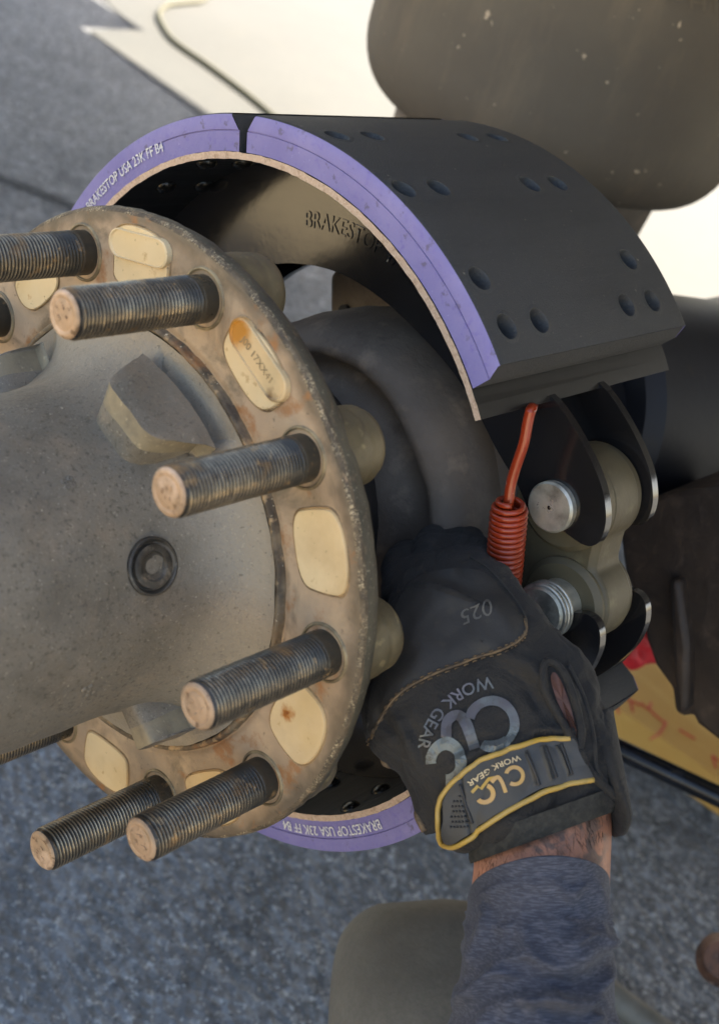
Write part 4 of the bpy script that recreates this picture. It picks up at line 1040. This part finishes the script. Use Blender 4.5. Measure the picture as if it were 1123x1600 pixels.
# big printed letters on the back of the hand
def ringarc(c, r0, r1, a0, a1, n=40, sy=1, rot=0):
    V = []; Fc = []
    for i in range(n + 1):
        a = R(a0 + (a1 - a0) * i / n)
        for r in (r0, (r0 + r1) / 2, r1):
            x, y = r * cos(a), -r * sin(a) * sy
            V.append((c[0] + x * cos(rot) - y * sin(rot), c[1] + x * sin(rot) + y * cos(rot)))
    for i in range(n):
        for k in (0, 1): Fc.append((3 * i + k, 3 * i + k + 1, 3 * i + k + 4, 3 * i + k + 3))
    return V, Fc
def polystroke(P, wd, n=6):
    Q = smoothline(P, n) if n > 1 else P; V = []; Fc = []
    for i, (x, y) in enumerate(Q):
        a = Q[max(i - 1, 0)]; b = Q[min(i + 1, len(Q) - 1)]; dx, dy = b[0] - a[0], b[1] - a[1]; l = math.hypot(dx, dy); nx, ny = -dy / l, dx / l
        V += [(x + nx * wd / 2, y + ny * wd / 2), (x, y), (x - nx * wd / 2, y - ny * wd / 2)]
        if i:
            for k in (0, 1): Fc.append((3 * i - 3 + k, 3 * i + k, 3 * i + k + 1, 3 * i - 2 + k))
    return V, Fc
OFFP = .0007
for part in (ringarc((768, 1131), 28, 43, 168, -115, 48), polystroke([(697, 1152), (699, 1128), (714, 1118), (727, 1130), (742, 1172)], 17, 7), ringarc((697, 1190), 15, 31, 185, -90, 40, 1.25)):
    flat_on(part[0], part[1], OFFP, MT['print'], 'printed_letter', glove)
def arclabel(s, c, rad, a_mid, size, m, name, parent, off=OFFP, k=1.0, bold=0, inward=True):
    tv, tf = text2d(s, bold); P = []
    for v in tv:
        r = rad - v.y * size if inward else rad + v.y * size
        a = R(a_mid) + v.x * size * k / rad      # counter-clockwise in the picture
        P.append((c[0] + r * cos(a), c[1] - r * sin(a)))
    return flat_on(P, tf, off, m, name, parent)
arclabel('WORK GEAR', (785, 1190), 134, 134, 27, MT['print'], 'printed_letter', glove, k=1.08, bold=.012)
V1, F1 = ringarc((671, 1182), 4.2, 5.4, 0, 360, 20); flat_on(V1, F1, OFFP, MT['faint'], 'printed_letter', glove)
tv, tf = text2d('R'); flat_on([(671 - v.x * 8, 1180 + v.y * 8 ) for v in tv], tf, OFFP, MT['faint'], 'printed_letter', glove)
tv, tf = text2d('025'); 
flat_on([(742 - v.x * 36 * .92 + (v.y) * 6, 946 + v.x * 13 + v.y * 34) for v in tv], tf, .0010, MT['faint'], 'embossed_number', glove)

# closing strap
TOP = [(893, 1152), (868, 1157), (838, 1162), (806, 1168), (782, 1175), (762, 1184), (742, 1200), (722, 1217), (704, 1238), (697, 1252)]
BOT = [(922, 1216), (884, 1221), (840, 1236), (800, 1257), (768, 1277), (742, 1294), (724, 1306), (710, 1314), (701, 1312), (697, 1300)]
ribs = (.045, .125, .20, .30)
def sdf(u, v):
    e_ = 0
    for rb in (.12, .22, .32): e_ += .0014 * math.exp(-((u - rb - .01) / .010) ** 2) * (1 if .12 < v < .9 else 0)
    e_ -= .0010 * math.exp(-((u - .80) / .008) ** 2)
    return e_
strap = patch(TOP, BOT, 130, 30, .0030, MT['strap'], 'wrist_strap', glove, skirt=.004, dfn=sdf)
bs = strap.data; off = wloc(glove) + wloc(None)
Vs = [v.co + wloc(person) for v in bs.vertices]; Fs = [tuple(p.vertices) for p in bs.polygons]
bvs = BVHTree.FromPolygons(Vs, Fs)
PIPE = [(889, 1149), (868, 1153), (838, 1158), (806, 1164), (780, 1171), (760, 1179), (740, 1194), (718, 1213), (700, 1236), (692, 1256), (690, 1285), (691, 1304), (697, 1316), (708, 1319), (726, 1311), (746, 1299), (772, 1282), (804, 1262), (842, 1241), (884, 1226), (922, 1219)]
line_on(PIPE, .0013, .0024, MT['piping'], 'yellow_piping', strap, seg=10, sm=4)
for a, b in (((822, 1176), (842, 1227)), ((851, 1166), (869, 1215)), ((876, 1162), (893, 1211)), ((718, 1226), (737, 1286))):
    line_on([a, ((a[0] + b[0]) / 2, (a[1] + b[1]) / 2), b], .0008, .0002, MT['blackrubber'], 'strap_rib', strap, tree=bvs)
V, Fc = [], []
for i in range(8):
    for j in range(6):
        x = 704 + j * 5.2 + (i % 2) * 2; y = 1292 - i * 8 - j * 0
        x2 = x + i * .6; lim = 1300 - (x2 - 700) * 1.05 if False else None
        if y < 1236 + (722 - x2) * .9 or x2 > 716 + (y - 1226) * .32: continue
        p, nn = hit(x2, y, bvs); V, Fc = join((V, Fc), tube([p - nn * .0002, p + nn * .0007], [.0007, .0004], 6))
if V:
    o = mesh('grip_dots', V, Fc, MT['blackrubber'], strap); o['kind'] = 'stuff'
def flat_s(P, Fc, m, name, off=.0006): return flat_on(P, Fc, off, m, name, strap, tree=bvs)
a = ringarc((803, 1212), 10, 16, 165, -120, 28); flat_s(*a, MT['gold'], 'logo_letter')
a = polystroke([(768, 1222), (777, 1214), (784, 1222), (790, 1238)], 6, 5); flat_s(*a, MT['gold'], 'logo_letter')
a = ringarc((757, 1240), 10, 17, 70, -140, 28); flat_s(*a, MT['gold'], 'logo_letter')
a = polystroke([(737, 1238), (746, 1228), (751, 1232), (764, 1217), (777, 1214)], 5, 1); flat_s(*a, MT['piping'], 'logo_letter')
arclabel_args = text2d('WORK GEAR', .012)
P = []
for v in arclabel_args[0]:
    t = v.x / 5.6 + .5      # 0..1 along from right to left
    bx = 808 + (732 - 808) * t; by = 1186 + (1226 - 1186) * t - 5 * sin(pi * t)
    P.append((bx + v.y * 5, by - 5 + v.y * 11))
flat_s(P, arclabel_args[1], MT['palelogo'], 'logo_letter')

# ribbed cuff band below the strap
cuffV, cuffF = loft([((736, 1349), (959, 1268), .582, .0585), ((733, 1338), (962, 1256), .5825, .0605), ((733, 1310), (962, 1228), .583, .0605)], 72, 8, 2.2, caps=False,
    disp=lambda p, u, v: .0006 * sin(u * 2 * pi * 60))
mesh('cuff', cuffV, cuffF, MT['cuff'], glove)
# gauntlet flap on the right hand side of the wrist
fv = []
ff = []
FL = [(905, 1165), (935, 1215), (958, 1250), (972, 1290), (966, 1306)]
gv = loft([((900, 1120), (956, 1105), .598, .030), ((912, 1180), (966, 1165), .590, .042), ((930, 1225), (974, 1215), .586, .046), ((948, 1262), (978, 1268), .582, .044), ((955, 1298), (975, 1298), .581, .034), ((960, 1308), (972, 1306), .581, .02)], 32, 6, 2.0)
mesh('gauntlet_flap', gv[0], gv[1], MT['glove'], glove)

# sleeve with folds
def fold(p, u, v):
    L_ = v * .165; ph = 2 * pi * u
    q = L_ * 24 + .55 * sin(ph * 1 + .6) + .9 * noise.noise(Vector((cos(ph) * 1.1, sin(ph) * 1.1, v * 2.5)))
    rid = (.5 + .5 * sin(2 * pi * q)) ** 1.8
    am = .5 + .9 * noise.noise(Vector((cos(ph) * 1.6 + 4, sin(ph) * 1.6, v * 6 + 2)))
    q2 = L_ * 42 - .8 * sin(ph * 1 + 2.2) + 1.1 * noise.noise(Vector((cos(ph) * 2, sin(ph) * 2 + 7, v * 5)))
    r2 = (.5 + .5 * sin(2 * pi * q2)) ** 3
    am2 = max(0, .2 + noise.noise(Vector((cos(ph) * 2.4 + 9, sin(ph) * 2.4, v * 8))))
    return (.22 + .78 * abs(sin(ph)) ** 1.5) * (rid * max(0, am) * .0120 + r2 * am2 * .0075) * min(1, max(.05, (v - .10) * 5)) - .001
SLV = [((729, 1394), (952, 1386), .573, .068), ((727, 1410), (953, 1404), .571, .069), ((724, 1450), (955, 1448), .567, .071), ((716, 1520), (958, 1520), .558, .076), ((704, 1590), (962, 1590), .550, .082), ((690, 1680), (970, 1680), .540, .088)]
rows = loft(SLV, 96, 16, 2.15, caps=False, disp=fold)
V, Fc = rows
# cuff edge rises towards the middle of the arm's visible side
n = 96; V2 = []
upv = (atd(845, 1330, .55) - atd(845, 1392, .55))
for j in range(len(V) // n):
    for i in range(n):
        t = 2 * pi * i / n; k = max(0, sin(t)) * max(0, 1 - j / 26)
        V2.append(V[j * n + i] + upv * k * .82)
sleeve = mesh('sleeve', V2, Fc, MT['sleeve'], person)
sleeve.data.transform(M3.to_4x4()); sleeve.rotation_euler = M3.transposed().to_euler()      # local x runs across the arm, y along it
sd_ = sleeve.modifiers.new('solid', 'SOLIDIFY'); sd_.thickness = .0022; sd_.offset = -1
bvl = BVHTree.FromPolygons(V2, Fc)
line_on([(738, 1432), (780, 1408), (840, 1398), (900, 1406), (946, 1432)], .0005, .0002, MT['sleeve'], 'hem_stitch', sleeve, tree=bvl)
# arm hair
V, Fc = [], []
rnd = random.Random(3)
for i in range(330):
    t = rnd.random(); x = 742 + 208 * rnd.random(); y = 1385 - (x - 742) * .42 + rnd.uniform(-50, 20)
    p, nn = hit(x, y, bv_arm)
    d_ = (atd(x + rnd.uniform(-30, 10), y - 30, .6) - atd(x, y, .6)).normalized(); d_ = (d_ - nn * d_.dot(nn)).normalized()
    s_ = d_.cross(nn) * .00005; L_ = rnd.uniform(.003, .007)
    k = len(V); V += [p + s_, p - s_, p + d_ * L_ * .6 + nn * .0008, p + d_ * L_ + nn * .0009]; Fc += [(k, k + 1, k + 2), (k + 1, k + 3, k + 2)]
o = mesh('arm_hair', V, Fc, MT['hair'], arm_o, smooth=False); o['kind'] = 'stuff'
# knee in olive trousers behind the sleeve
KNEE = [((590, 1412), (690, 1404), .86, .04), ((560, 1428), (740, 1412), .855, .075), ((532, 1460), (775, 1440), .85, .10), ((518, 1510), (800, 1500), .84, .12), ((514, 1570), (810, 1570), .82, .13), ((505, 1720), (830, 1720), .78, .15)]
V, Fc = loft(KNEE, 64, 8, 2.1, disp=lambda p, u, v: .004 * noise.noise(p * 14))
mesh('trouser_leg', V, Fc, MT['trouser'], person)
